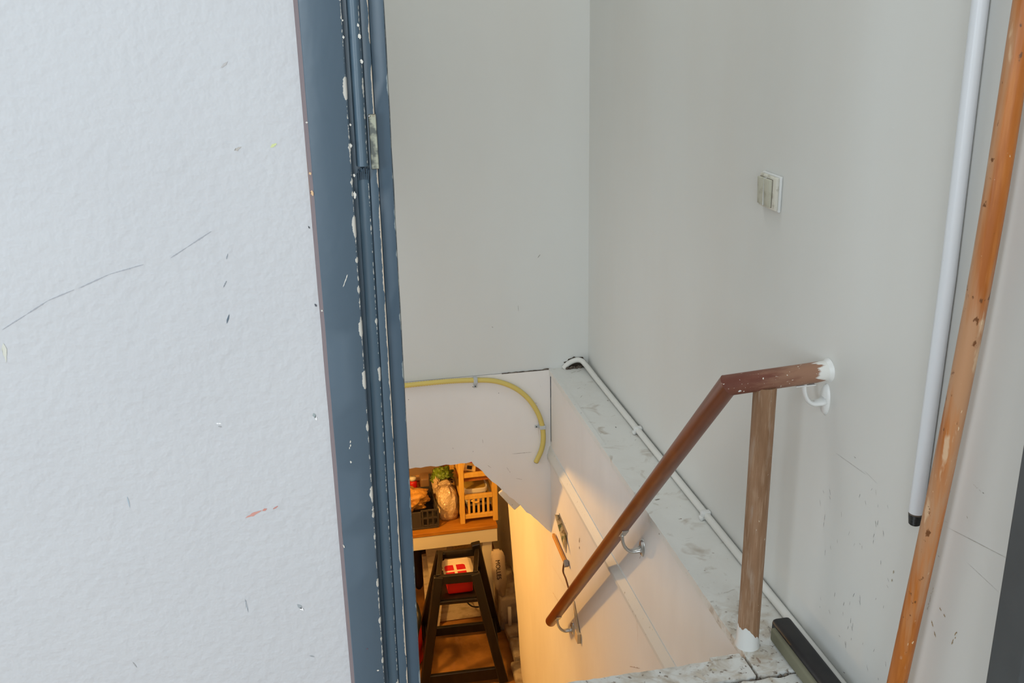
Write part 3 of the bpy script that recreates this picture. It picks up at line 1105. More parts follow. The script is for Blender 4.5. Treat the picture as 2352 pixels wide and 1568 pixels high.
# ------------------------------------------------------------------ floor squeegee, its handle against the wall
sq = thing('floor_squeegee', (.862, 1.32, 0), 'floor squeegee, black olive-edged head, its scuffed wooden handle leaning on the right wall', 'squeegee')
bm = bmesh.new()
raw = [at(x, y, 'x', px_) for x, y, px_ in ((2357, 0, .8915), (2267, 560, .8870), (2172, 1050, .8832), (2060, 1568, .8790))]
pts = bez([raw[0] + (raw[0] - raw[1]) * 1.6] + raw + [raw[-1] + (raw[-1] - raw[-2]) * .36], 40)
tube(bm, pts, .0155, 32)
sharp(link('handle', bm, 'pole', sq, smooth=True))['label'] = 'long scuffed orange-brown wooden handle'
bm = bmesh.new()
box(bm, (.8455, 1.045, .001), (.886, 1.624, .043), .009, 3)
sharp(link('head', bm, 'black_rubber', sq, smooth=True), 60)['label'] = 'black squeegee head'
bm = bmesh.new()
box(bm, (.8365, 1.05, .004), (.850, 1.606, .0335), .005, 3)
sharp(link('foam_strip', bm, 'foam', sq, smooth=True), 60)['label'] = 'olive foam edge'
bm = bmesh.new()
tube(bm, [(.8775, 1.2385, .040), (.8793, 1.2348, .105)], .021, 20)
sharp(link('socket', bm, 'black_rubber', sq, smooth=True))

# ------------------------------------------------------------------ white conduit on the ledge
cn = thing('white_cable_conduit', (.90, 2.2, 0), 'white painted conduit lying on the ledge along the right wall', 'conduit')
bm = bmesh.new()
pts = [(.903, 1.05, .0105), (.904, 1.5, .0105), (.9035, 1.9, .0108), (.9025, 2.4, .0105), (.901, 2.8, .0105), (.899, 3.10, .0120), (.896, 3.20, .018)]
pts += [tuple(v) for v in bez([(.894, 3.215, .020), (.885, 3.240, .028), (.866, 3.250, .028), (.840, 3.250, .018), (.822, 3.250, .001)], 16)]
tube(bm, pts, .0092, 16)
sharp(link('pipe', bm, 'conduit', cn, smooth=True), 60)
for y in (2.655, 2.115):
    bm = bmesh.new()
    box(bm, (.889, y - .009, 0), (.9145, y + .009, .0215), .004, 2)
    box(bm, (.884, y - .012, 0), (.893, y + .004, .010), .003, 2)
    sharp(link('clip', bm, 'white_paint', cn, smooth=True), 60)

# ------------------------------------------------------------------ yellow conduit on the back board
yc = thing('yellow_conduit', (.6, Y_B, -.1), 'yellow ribbed cable conduit curving down the board at the end of the stairwell', 'conduit')
yp = bez([(-.05, -.014), (.12, -.010), (.262, -.006), (.40, -.0055), (.500, -.009), (.575, -.020), (.640, -.050), (.692, -.100), (.727, -.160), (.744, -.215), (.7465, -.262), (.739, -.305), (.716, -.352)], 200) if False else None
raw = [(-.05, -.016), (.12, -.010), (.262, -.007), (.40, -.006), (.500, -.011), (.575, -.022), (.640, -.052), (.690, -.098), (.724, -.155), (.741, -.210), (.7445, -.262), (.737, -.305), (.716, -.352)]
raw = [Vector((x, Y_B - .0155, z)) for x, z in raw]
cl = bez(raw, 360)
bm = bmesh.new()
tube(bm, cl, .0085, 12, True, None, None, [.0094 if i % 2 else .0080 for i in range(len(cl))])
link('tube', bm, 'yellow', yc, smooth=True)
bm = bmesh.new()
tube(bm, [cl[-1] - (cl[-1] - cl[-2]).normalized() * .002, cl[-1] + (cl[-1] - cl[-2]).normalized() * .0012], .0072, 12)
link('open_end', bm, 'hole', yc)  # solid dark plug, coloured as the shade inside the tube
for (x, z, ver) in ((.503, -.011, 0), (.742, -.214, 1)):
    bm = bmesh.new()
    if ver == 0:
        box(bm, (x - .007, Y_B - .0275, z - .011), (x + .007, Y_B - .006, z + .012), .003, 2)
        box(bm, (x - .006, Y_B - .010, z - .032), (x + .006, Y_B - .006, z - .008), .001, 1)
    else:
        box(bm, (x - .012, Y_B - .0275, z - .007), (x + .011, Y_B - .006, z + .007), .003, 2)
        box(bm, (x - .027, Y_B - .010, z - .005), (x - .010, Y_B - .006, z + .006), .001, 1)
    c = link('clip', bm, 'clip', yc)
    bm = bmesh.new()
    xx, zz = (x, z - .025) if ver == 0 else (x - .021, z + .0005)
    tube(bm, [(xx, Y_B - .012, zz), (xx, Y_B - .008, zz)], .0024, 8)
    s_ = link('screw', bm, 'dark_plastic', yc, smooth=True)
    s_.parent = c

# ------------------------------------------------------------------ small things on the stairwell face
pic = thing('floral_card', (X_L, 3.08, -.6), 'small curled floral card on a lath, fixed to the lit stairwell wall', 'picture')
bm = bmesh.new()
pl = [at(1275, 1182, 'x', X_L - .028), at(1300, 1268, 'x', X_L - .006), at(1303, 1225, 'x', X_L - .004), at(1284, 1180, 'x', X_L - .002)]
c0 = at(1274, 1180, 'x', X_L - .016)
c1 = at(1299, 1274, 'x', X_L - .016)
c2 = at(1301, 1230, 'x', X_L - .002)
c3 = at(1284, 1182, 'x', X_L - .002)
N = 8
g = []
for i in range(N + 1):
    row = []
    for j in range(5):
        s_, t_ = i / N, j / 4
        p = (c0 * (1 - s_) + c1 * s_) * (1 - t_) + (c3 * (1 - s_) + c2 * s_) * t_
        p.x -= .006 * math.sin(math.pi * t_)
        row.append(bm.verts.new(p))
    g.append(row)
for i in range(N):
    for j in range(4):
        bm.faces.new((g[i][j], g[i + 1][j], g[i + 1][j + 1], g[i][j + 1]))
bmesh.ops.solidify(bm, geom=bm.faces[:], thickness=.0012)
link('card', bm, 'picture', pic, smooth=True)['label'] = 'green and cream floral card'
bm = bmesh.new()
c4 = at(1284, 1178, 'x', X_L - .0015)
c5 = at(1303, 1224, 'x', X_L - .0015)
c6 = at(1300, 1270, 'x', X_L - .0015)
c7 = at(1283, 1200, 'x', X_L - .0015)
poly_prism(bm, [c4, c5, c6, c7], (.0015, 0, 0))
link('backing', bm, 'picture_back', pic)['label'] = 'grey backing card'
bm = bmesh.new()
bar(bm, at(1271, 1228, 'x', X_L - .008), at(1298, 1290, 'x', X_L - .008), .010, .016, .002, (1, 0, 0))
link('lath', bm, 'bar_wood', pic)['label'] = 'orange wooden lath'
bm = bmesh.new()
bar(bm, at(1299, 1286, 'x', X_L - .010), at(1302, 1301, 'x', X_L - .010), .016, .014, .002, (1, 0, 0))
link('end_cap', bm, 'picture_back', pic)
cd_ = bmesh.new()
tube(cd_, bez([at(1295, 1292, 'x', X_L - .003), at(1293, 1312, 'x', X_L - .003), at(1299, 1328, 'x', X_L - .003), at(1304, 1345, 'x', X_L - .003), at(1312, 1372, 'x', X_L - .003)], 20), .0026, 8)
tag(link('wall_cord', cd_, 'cord', smooth=True), 'thin dark cord hanging from the lath on the lit stairwell wall', 'cord')
jb = thing('cable_box', (X_L, 2.86, -.86), 'small beige cable box on the wall under the lowest rail bracket', 'box')
bm = bmesh.new()
a = at(1332, 1464, 'x', X_L)
box(bm, (X_L - .014, a.y - .018, a.z - .012), (X_L, a.y + .018, a.z + .026), .002, 2)
link('body', bm, 'beige_box', jb)
for k in range(3):
    bm = bmesh.new()
    tube(bm, bez([(X_L - .004, a.y + .006 * (k - 1), a.z + .024), (X_L - .006, a.y + .03 + .006 * k, a.z + .06), (X_L - .003, a.y + .07 + .008 * k, a.z + .10)], 10), .0022, 6)
    link('wire', bm, 'beige_box', jb, smooth=True)

# ------------------------------------------------------------------ basement: low bench with its load
T_Y, T_Z = 4.618, -1.365
bn = thing('low_bench', (.2, 4.95, -2.0), 'low bench with orange wooden top and cream front board down in the basement', 'table')
bm = bmesh.new()
box(bm, (-.45, T_Y - .004, T_Z - .022), (.808, 5.30, T_Z), .003, 2)
link('top', bm, 'bench_top', bn)
bm = bmesh.new()
box(bm, (-.45, T_Y, T_Z - .098), (.806, T_Y + .022, T_Z - .012), .002, 2)
link('front_board', bm, 'cream_paint', bn)
for x, y in ((.728, T_Y + .024), (.728, 5.22), (-.43, T_Y + .03), (-.43, 5.22)):
    bm = bmesh.new()
    box(bm, (x, y, -2.0), (x + .052, y + .05, T_Z - .022), .003, 1)
    link('leg', bm, 'cream_paint', bn)

# pine rack
RY = 4.672
rk = thing('pine_rack', Vector((.72, RY + .15, T_Z)), 'slatted pine rack standing on the right end of the bench', 'rack')
xl0, xr0 = at(1063, 1198, 'y', RY).x, at(1138, 1192, 'y', RY).x
ZR = lambda y, x=1100: at(x, y, 'y', RY).z
PW = .025
for x, yy in ((xl0, RY), (xr0, RY), (xl0, RY + .36), (xr0, RY + .36)):
    bm = bmesh.new()
    box(bm, (x - PW / 2, yy - PW / 2, T_Z + .0004), (x + PW / 2, yy + PW / 2, T_Z + .47), .002, 1)
    link('post', bm, 'pine', rk)
zb, zm, zt = ZR(1182), ZR(1138), ZR(1088)
for z, hh in ((zb, .025), (zm, .024), (zt, .025)):
    for yy in (RY, RY + .36):
        bm = bmesh.new()
        box(bm, (xl0 + PW / 2, yy - .009, z - hh / 2), (xr0 - PW / 2, yy + .009, z + hh / 2), .002, 1)
        link('rail', bm, 'pine', rk)
    for x in (xl0, xr0):
        bm = bmesh.new()
        box(bm, (x - .009, RY + PW / 2, z - hh / 2), (x + .009, RY + .36 - PW / 2, z + hh / 2), .002, 1)
        link('side_rail', bm, 'pine', rk)
    bm = bmesh.new()
    box(bm, (xl0 - .002, RY + .012, z - .0045 - {zb: .012, zm: 0, zt: .038}[z]), (xr0 + .002, RY + .348, z + .0035 - {zb: .012, zm: 0, zt: .038}[z]))
    if z != zm:
        link('shelf', bm, 'plank_dark', rk)
    else:
        bm.free()
wi = (xr0 - xl0 - PW)
for i in range(5):
    x = xl0 + PW / 2 + wi * (i + .93) / 5.9
    bm = bmesh.new()
    box(bm, (x - .006, RY - .005, zb + .012), (x + .006, RY + .005, zm - .012), .001, 1)
    link('spindle', bm, 'pine', rk)
bm = bmesh.new()
ca, cb = at(1083, 1149, 'y', RY - .008), at(1101, 1151, 'y', RY - .008)
tube(bm, bez([ca, (ca + cb) / 2 + Vector((0, 0, -.008)), cb], 8), .006, 8)
link('label_holder', bm, 'pine', rk, smooth=True)
bm = bmesh.new()
xx = at(1097, 1070, 'y', RY + .10).x
box(bm, (xx - .014, RY + .09, zt), (xx + .014, RY + .112, zt + .14), .002, 1)
link('upright', bm, 'pine', rk)

ZS = zb - .008   # lower shelf surface
ZU = zt - .034   # upper shelf surface
# tray and tub in the rack
tr = thing('black_tray', (xl0 + wi / 2, RY + .14, ZS), 'black plastic tray on the lower shelf of the pine rack', 'tray')
bm = bmesh.new()
box(bm, (xl0 + .035, RY + .03, ZS + .001), (xr0 - .022, RY + .335, ZS + .055), .006, 2)
link('body', bm, 'dark_plastic', tr)
bm = bmesh.new()
for (lo, hi) in (((xl0 + .028, RY + .022, ZS + .052), (xr0 - .016, RY + .034, ZS + .062)), ((xl0 + .028, RY + .330, ZS + .052), (xr0 - .016, RY + .340, ZS + .062)),
                 ((xl0 + .028, RY + .03, ZS + .052), (xl0 + .038, RY + .335, ZS + .062)), ((xr0 - .026, RY + .03, ZS + .052), (xr0 - .016, RY + .335, ZS + .062))):
    box(bm, lo, hi, .002, 1)
link('rim', bm, 'clear_box', tr)['label'] = 'cloudy rim'


def rounded_tub(name, cx, cy, z0, z1, w0, w1, d0, d1, rim_h, parts_parent, mat, lid):
    def ring(z, wx, dy, n=8, e=.35):
        vs = []
        for i in range(4 * n):
            a = 2 * math.pi * i / (4 * n)
            c, s = math.cos(a), math.sin(a)
            f = lambda v: math.copysign(abs(v) ** e, v)
            vs.append(bm.verts.new((cx + f(c) * wx / 2, cy + f(s) * dy / 2, z)))
        return vs

    def loft(rings):
        for a, b in zip(rings, rings[1:]):
            for i in range(len(a)):
                bm.faces.new((a[i], a[(i + 1) % len(a)], b[(i + 1) % len(a)], b[i]))
        bm.faces.new(rings[0][::-1])
        bm.faces.new(rings[-1])
    bm = bmesh.new()
    loft([ring(z0, w0, d0), ring(z1 - rim_h, w1 * .93, d1 * .93)])
    sharp(link('body', bm, mat, parts_parent, smooth=True))
    bm = bmesh.new()
    rr_ = [ring(z1 - rim_h, w1, d1), ring(z1 - .002, w1 * 1.02, d1 * 1.02), ring(z1, w1 * .98, d1 * .98), ring(z1 - .004, w1 * .90, d1 * .88)]
    loft(rr_)
    sharp(link('rim', bm, mat, parts_parent, smooth=True))
    if lid:
        bm = bmesh.new()
        loft([ring(z1 - .005, w1 * .895, d1 * .875), ring(z1 - .0025, w1 * .88, d1 * .86)])
        sharp(link('lid', bm, lid, parts_parent, smooth=True))


tcx = at(1092, 1150, 'y', RY + .06).x
z_top = at(1094, 1121, 'y', RY + .03).z
tb = thing('white_tub', (tcx, RY + .10, ZS + .06), 'white food tub with yellowed lid and red label in the pine rack', 'tub')
rounded_tub('tub', tcx, RY + .105, ZS + .063, z_top, .105, .128, .11, .155, .024, tb, 'tub', 'tub_lid')
bm = bmesh.new()
box(bm, (tcx - .028, RY + .0445, ZS + .085), (tcx - .004, RY + .047, ZS + .135))
link('label', bm, 'red_print', tb)['label'] = 'red label'
bm = bmesh.new()
box(bm, (tcx + .002, RY + .0445, ZS + .085), (tcx + .012, RY + .047, ZS + .135))
link('label', bm, 'blue_print', tb)['label'] = 'blue label'
# two bowls behind the tub
bw = thing('cloudy_bowl', (tcx - .03, RY + .21, ZS), 'cloudy round bowl behind the white tub in the pine rack', 'bowl')
bm = bmesh.new()
bc = at(1075, 1112, 'y', RY + .285)
tube(bm, [(bc.x, RY + .285, ZS + .064), (bc.x, RY + .285, ZS + .10), (bc.x, RY + .285, bc.z + .03)], .05, 24, True, None, None, [.032, .038, .044])
link('body', bm, 'clear_box', bw, smooth=True)
bm = bmesh.new()
tube(bm, [(bc.x, RY + .285, bc.z + .028), (bc.x, RY + .285, bc.z + .036)], .046, 24)
link('rim', bm, 'clear_box', bw, smooth=True)
bm = bmesh.new()
bc2 = at(1111, 1099, 'y', RY + .285)
tube(bm, [(bc2.x, RY + .285, ZS + .064), (bc2.x, RY + .285, bc2.z - .012), (bc2.x, RY + .285, bc2.z + .008)], .04, 24, True, None, None, [.024, .034, .038])
tag(link('amber_bowl', bm, 'amber', smooth=True), 'amber bowl behind the white tub, under the rack top', 'bowl')
# things on top of the rack
bm = bmesh.new()
pc = at(1074, 1071, 'y', RY + .06)
mt = Matrix.Translation((pc.x + .007, RY + .072, ZU + .043)) @ Matrix.Rotation(math.radians(14), 4, 'Y') @ Matrix.Rotation(math.radians(-28), 4, 'X')
box(bm, (-.030, -.040, -.022), (.030, .040, .022), .004, 2, mt)
kp = thing('kraft_pack', (pc.x, RY + .065, ZU), 'brown kraft pack lying tilted on the pine rack top', 'pack')
link('body', bm, 'kraft', kp)
bm = bmesh.new()
box(bm, (-.018, -.0415, -.012), (.008, -.0395, .006), 0, 1, mt)
link('print', bm, 'dark_print', kp)
bm = bmesh.new()
pc = at(1089, 1064, 'y', RY + .13)
mt = Matrix.Translation((pc.x, RY + .180, pc.z + .012)) @ Matrix.Rotation(math.radians(42), 4, 'Y')
lf = thing('folded_leaflet', (pc.x, RY + .14, ZU), 'white folded leaflet with dark edge beside the kraft pack', 'paper')
box(bm, (-.040, -.03, -.010), (.040, .03, .006), .001, 1, mt)
link('sheet', bm, 'card', lf)
bm = bmesh.new()
box(bm, (-.040, -.031, .006), (.040, .029, .014), .001, 1, mt)
link('cover', bm, 'dark_print', lf)
bm = bmesh.new()
pc = at(1092, 1076, 'y', RY + .11)
box(bm, (pc.x - .012, RY + .205, ZU + .0005), (pc.x + .008, RY + .245, ZU + .05), .003, 1)
tag(link('red_carton', bm, 'red'), 'small red carton on the pine rack under the leaflet', 'carton')

# crate with bags
CY = 4.655
cr = thing('black_crate', (.36, CY + .12, T_Z), 'black plastic crate filled with bags at the left end of the bench', 'crate')
cxr = at(1008, 1212, 'y', CY).x
czt = at(990, 1170, 'y', CY).z
cxl = cxr - .40
bm = bmesh.new()
box(bm, (cxl, CY, T_Z + .001), (cxr, CY + .27, T_Z + .012), .002, 1)
link('bottom', bm, 'crate', cr)
for nm, lo, hi in (('front_panel', (cxl, CY, T_Z + .012), (cxr - .088, CY + .008, czt - .008)), ('rear_panel', (cxl, CY + .262, T_Z + .012), (cxr, CY + .27, czt)),
                   ('side_panel', (cxl, CY + .008, T_Z + .012), (cxl + .008, CY + .262, czt))):
    bm = bmesh.new()
    box(bm, lo, hi, .002, 1)
    link(nm, bm, 'crate', cr)
for i in range(4):   # lattice right of the front panel and round the corner
    bm = bmesh.new()
    x = cxr - .086 + i * .027
    box(bm, (x, CY, T_Z + .012), (x + .009, CY + .008, czt), .001, 1)
    link('slat', bm, 'crate', cr)
    bm = bmesh.new()
    y = CY + .03 + i * .066
    box(bm, (cxr - .008, y, T_Z + .012), (cxr, y + .012, czt), .001, 1)
    link('slat', bm, 'crate', cr)
for i in range(3):
    bm = bmesh.new()
    z = T_Z + .014 + i * (czt - T_Z - .024) / 2
    box(bm, (cxr - .09, CY + .001, z), (cxr, CY + .009, z + .009), .001, 1)
    box(bm, (cxr - .009, CY, z), (cxr - .001, CY + .27, z + .009), .001, 1)
    link('slat', bm, 'crate', cr)
bm = bmesh.new()
box(bm, (cxr - .014, CY + .225, czt), (cxr, CY + .27, czt + .075), .003, 1)
link('handle_post', bm, 'crate', cr)
bm = bmesh.new()
bcn = at(965, 1150, 'y', CY + .12)
blob(bm, (cxr - .20, CY + .13, czt + .005), (.17, .10, .075), 5, .30, 2.0, 4, -.9, 1)
for v in bm.verts:
    k = v.co - Vector((cxr - .20, CY + .13, czt + .005))
    r_ = abs(noise.noise(k * 26)) * .020 + abs(noise.noise(k * 55 + Vector((3, 1, 2)))) * .008
    v.co -= k.normalized() * r_
tag(link('brown_bag', bm, 'paper_brown', smooth=True), 'crumpled brown bag bulging out of the black crate', 'bag')
bm = bmesh.new()
wb = at(1030, 1165, 'y', CY + .10)
rows = []
for z_, rx, ry, wr_ in ((.0, .044, .060, .02), (.004, .052, .070, .03), (.03, .057, .076, .05), (.07, .058, .076, .07), (.105, .055, .070, .10), (.135, .052, .060, .16),
                        (.155, .044, .048, .24), (.170, .030, .034, .32), (.180, .022, .026, .34), (.190, .030, .034, .36), (.203, .040, .042, .40)):
    row = []
    for k in range(44):
        a = 2 * math.pi * k / 44
        e = .62
        cx_, sy_ = math.copysign(abs(math.cos(a)) ** e, math.cos(a)), math.copysign(abs(math.sin(a)) ** e, math.sin(a))
        w_ = 1 + wr_ * (noise.noise(Vector((math.cos(a) * 3.2, math.sin(a) * 3.2, z_ * 9))) + .5 * noise.noise(Vector((math.cos(a) * 8, math.sin(a) * 8, z_ * 14))))
        row.append(bm.verts.new((wb.x - .003 - .05 * max(0, z_ - .13) + cx_ * rx * w_, CY + .13 + sy_ * ry * w_, T_Z + .0005 + z_ + (.012 * noise.noise(Vector((a * 2, 0, 7))) if z_ > .15 else 0))))
    rows.append(row)
for r0_, r1_ in zip(rows, rows[1:]):
    for k in range(44):
        bm.faces.new((r0_[k], r0_[(k + 1) % 44], r1_[(k + 1) % 44], r1_[k]))
bm.faces.new(rows[0][::-1])
bm.faces.new(rows[-1])
# loose handle of the bag, fallen over the rim of the crate
hd = blob(bm, (wb.x - .052, CY + .16, T_Z + .165), (.022, .035, .050), 4, .30, 2.6, 16, None, 2)
tag(link('clear_bag', bm, 'plastic_bag', smooth=True), 'bulging milky plastic bag between the crate and the pine rack', 'bag')
bm = bmesh.new()
gb = at(1024, 1108, 'y', CY + .17)
vs = blob(bm, (gb.x - .014, CY + .195, gb.z + .030), (.058, .05, .046), 4, .60, 2.3, 21, None, 2)
tag(link('green_bag', bm, 'green_bag', smooth=True), 'crumpled green foil bag on top of the milky plastic bag', 'bag')
bm = bmesh.new()
gp = at(1030, 1105, 'y', 5.16)
box(bm, (gp.x - .055, 5.16, T_Z + .0005), (gp.x + .060, 5.18, T_Z + .62), .002, 1)
tag(link('upright_plank', bm, 'plank_dark'), 'orange wooden plank standing upright behind the green bag', 'plank')
# hanging tray with lip, frosted box and bottle behind
hx0, hx1 = at(946, 1085, 'y', 5.10).x - .3, at(1011, 1085, 'y', 5.10).x
hz0 = at(990, 1094, 'y', 5.10).z
hs = thing('grey_drawer', (hx0, 5.2, T_Z), 'grey drawer unit with beige lip behind the bags on the bench', 'drawer')
bm = bmesh.new()
box(bm, (hx0, 5.11, hz0), (hx1, 5.29, hz0 + .16), .004, 1)
link('body', bm, 'grey_tray', hs)
bm = bmesh.new()
box(bm, (hx0, 5.085, hz0 - .012), (hx1, 5.11, hz0 + .016), .005, 2)
link('lip', bm, 'tray_lip', hs)
bm = bmesh.new()
box(bm, (hx0, 5.13, T_Z), (hx1 - .05, 5.28, hz0 - .012), .003, 1)
link('base', bm, 'plank_dark', hs)
bm = bmesh.new()
fb = at(981, 1110, 'y', 4.99)
vs = box(bm, (fb.x - .035, 4.985, T_Z), (fb.x + .035, 5.07, at(981, 1098, 'y', 4.99).z), .01, 3)
tag(link('frosted_box', bm, 'frost', smooth=True), 'frosted tall container behind the brown bag', 'container')
bt = thing('red_bottle', (at(950, 1110, 'y', 4.98).x, 5.02, T_Z), 'red bottle with white cap at the left end of the bench, half hidden', 'bottle')
bp = at(948, 1102, 'y', 5.02)
bm = bmesh.new()
tube(bm, [(bp.x, 5.02, T_Z), (bp.x, 5.02, bp.z - .012), (bp.x, 5.02, bp.z)], .02, 20, True, None, None, [.024, .024, .014])
link('body', bm, 'red', bt, smooth=True)
bm = bmesh.new()
tube(bm, [(bp.x, 5.02, bp.z), (bp.x, 5.02, bp.z + .018)], .019, 20)
link('cap', bm, 'tub', bt, smooth=True)

# ------------------------------------------------------------------ black high chair with cartons
ch = thing('high_chair', (.55, 4.38, -2.0), 'black wooden high chair standing at the foot of the stairs', 'chair')
ZT = -1.385
fFL, fFR, fRR, fRL = Vector((.340, 4.195, -2)), Vector((.738, 4.165, -2)), Vector((.782, 4.590, -2)), Vector((.375, 4.615, -2))
tFL, tFR, tRL, tRR = (at(x, y, 'z', ZT) for x, y in ((1007, 1323), (1091, 1315), (1013, 1267), (1095, 1259)))
tRR = tRR + (tRR - fRR) * .06
YFT = 4.22
LEGS = ((fFL, tFL), (fFR, tFR), (fRR, tRR), (fRL, tRL))
for a, b in LEGS:
    bm = bmesh.new()
    bar(bm, a, b, .046, .030, .004, (1, 0, 0))
    link('leg', bm, 'black_wood', ch)


def lerp(p, q, z):
    t = (z - p.z) / (q.z - p.z)
    return p + (q - p) * t


def cross(nm, l0, l1, z, w_, t_, dz=0):
    a, b = lerp(*l0, z), lerp(*l1, z + dz)
    bm = bmesh.new()
    bar(bm, a, b, w_, t_, .003, (0, 0, 1))
    return link(nm, bm, 'black_wood', ch)


FLl, FRl, RRl, RLl = LEGS
ztop = ZT
cross('front_rail', FLl, FRl, ztop - .020, .046, .022, .0)
cross('seat_rail', FLl, FRl, ztop - .143, .020, .020)
cross('stretcher', FLl, FRl, -1.955, .066, .022, .012)
cross('rear_rail', RLl, RRl, ztop - .020, .042, .020)
cross('rear_rail', RLl, RRl, -1.60, .035, .020)
cross('stretcher', RLl, RRl, -1.955, .052, .022, .006)
for l0, l1 in ((FLl, RLl), (FRl, RRl)):
    cross('arm', l0, l1, ztop - .006, .030, .022)
    cross('side_stretcher', l0, l1, -1.90, .040, .018)
zs_ = ztop - .128
sa = [lerp(*l, zs_) for l in LEGS]
bm = bmesh.new()
poly_prism(bm, [p for p in sa], (0, 0, -.016))
link('seat', bm, 'black_wood', ch)
# red box on the seat
bm = bmesh.new()
y_ = YFT + .030
r0, r1 = at(1024, 1360, 'y', y_), at(1086, 1345, 'y', y_)
box(bm, (r0.x + .012, y_, zs_ + .001), (r1.x, y_ + .15, ztop - .062), .006, 2)
tag(link('red_box', bm, 'red'), 'plain red box on the seat of the black high chair', 'box')
# white carton with red mark lying on the red box, tilted towards the stairs
wc = thing('white_carton', ((r0.x + r1.x) / 2, y_ + .08, ztop - .02), 'white carton with a divided red mark lying in the high chair', 'carton')
n0_, n1_ = at(1018, 1318, 'y', y_ - .01), at(1092, 1312, 'y', y_ - .01)
zc = ztop - .056
tilt = math.radians(2)
mt = Matrix.Translation(((n0_.x + n1_.x) / 2 + .006, y_ + .0, zc)) @ Matrix.Rotation(tilt, 4, 'X')
cw = (n1_.x - n0_.x) * .76
bm = bmesh.new()
box(bm, (-cw / 2, -.012, 0), (cw / 2, .165, .022), .002, 1, mt)
link('body', bm, 'card', wc)
bm = bmesh.new()
vs = []
for sx in (-1, 1):
    for (y0, y1) in ((.004, .048), (.062, .108)):
        x0, x1 = (-.075, -.012) if sx < 0 else (.004, .055)
        x0, x1 = (-.066, -.022) if sx < 0 else (-.008, .036)
        pts = []
        outer_left, low = sx < 0, y0 < .05
        for (px_, py_, rx_) in ((x0, y0, outer_left and low), (x1, y0, (not outer_left) and low), (x1, y1, (not outer_left) and not low), (x0, y1, outer_left and not low)):
            if rx_:
                cx_, cy_ = (px_ + .014 if px_ == x0 else px_ - .014), (py_ + .014 if py_ == y0 else py_ - .014)
                a0 = math.atan2(py_ - cy_, px_ - cx_)
                for k in range(-3, 4):
                    aa = a0 + k * math.pi / 12
                    pts.append((cx_ + .014 * math.cos(aa), cy_ + .014 * math.sin(aa), .0222))
            else:
                pts.append((px_, py_, .0222))
        vs += poly_prism(bm, [mt @ Vector(p) for p in pts], mt.to_3x3() @ Vector((0, 0, .0006)))
link('red_mark', bm, 'red_print', wc)['label'] = 'red rounded square split by a white cross'
for sx in (-1, 1):
    bm = bmesh.new()
    m2 = mt @ Matrix.Translation((sx * cw / 2, .11, .021)) @ Matrix.Rotation(sx * math.radians(25), 4, 'Y')
    box(bm, (0 if sx > 0 else -.016, -.09, -.001), (.016 if sx > 0 else 0, .05, .001), 0, 1, m2)
    link('flap', bm, 'card', wc)

# ------------------------------------------------------------------ under and beside the bench
bm = bmesh.new()
a, b = at(1000, 1424, 'z', -2.0), at(1095, 1416, 'z', -2.0)
yb_ = 4.735
x0, x1 = .42, .722
mt = Matrix.Translation((0, yb_, -2.0)) @ Matrix.Rotation(math.radians(-9), 4, 'X')
vs = box(bm, (x0, 0, .006), (x1, .03, .40), .004, 2, mt)
tag(link('whitewashed_board', bm, 'board_rough'), 'whitewashed board standing on the floor behind the black high chair', 'board')
bm = bmesh.new()
pa, pb = at(976, 1262, 'y', 4.74), at(1006, 1258, 'y', 4.74)
pc_ = at(990, 1346, 'y', 4.74)
poly_prism(bm, [(pa.x, 4.74, -1.48), (pb.x + .05, 4.74, -1.475), (pb.x + .04, 4.72, -1.62), (pc_.x + .03, 4.70, -2.0), (pc_.x - .02, 4.70, -2.0), (pa.x + .02, 4.72, -1.75)], (0, .02, 0))
tag(link('plaster_offcut', bm, 'board_rough'), 'pale tapering board offcut leaning under the bench beside the dark bag', 'board')
bm = bmesh.new()
blob(bm, (at(958, 1290, 'y', 5.05).x, 5.06, -1.70), (.055, .08, .27), 3, .18, 2, 31, -.98)
tag(link('dark_bag', bm, 'dark_plastic', smooth=True), 'dark bag in shadow under the left end of the bench', 'bag')
mg = None
MZ = at(1070, 1254, 'y', 5.0).z - .02
for i, (px, col, h_) in enumerate(((1046, 'dark_print', 0), (1066, 'card', .004), (1080, 'kraft', .010))):
    p = at(px, 1254, 'y', 5.0)
    bm = bmesh.new()
    mt = Matrix.Translation((p.x - .03, 5.08, MZ + .0125 * i)) @ Matrix.Rotation(math.radians(-10 + 9 * i), 4, 'Z')
    box(bm, (-.08, -.10, -.006), (.08, .10, .006), .002, 1, mt)
    lab = ('lowest dark magazine in the stack under the bench', 'pale magazine in the middle of the stack under the bench', 'brownish magazine on top of the stack under the bench')[i]
    tag(link('magazine', bm, col), lab, 'magazine', 'magazines under the bench')
bm = bmesh.new()
box(bm, (.52, 4.96, -2.0), (.71, 5.20, MZ - .0065), .004, 1)
tag(link('cardboard_box', bm, 'kraft'), 'box under the bench that carries the stack of magazines', 'box')

# pale sack with dark lettering, standing on the footing stones
sk = thing('lettered_sack', (.81, 4.615, -1.795), 'pale sack with dark letters standing in front of the right bench leg', 'sack')
lo_z = -1.797
front = [Vector((.808, 4.597, lo_z)), Vector((.838, 4.597, lo_z)), Vector((.846, 4.593, -1.68)), Vector((.840, 4.597, -1.545)), Vector((.822, 4.607, -1.515)), Vector((.775, 4.607, -1.515)), Vector((.765, 4.597, -1.56)), Vector((.772, 4.594, -1.69))]
bm = bmesh.new()
vs = poly_prism(bm, front, (0, .030, 0))
bmesh.ops.bevel(bm, geom=bm.edges[:], offset=.008, segments=2, affect='EDGES')
link('body', bm, 'sack', sk, smooth=True)
cu = bpy.data.curves.new('letters', 'FONT')
cu.body = 'MOLLES'
cu.size = .034
cu.extrude = .0006
to = bpy.data.objects.new('letters_tmp', cu)
COL.objects.link(to)
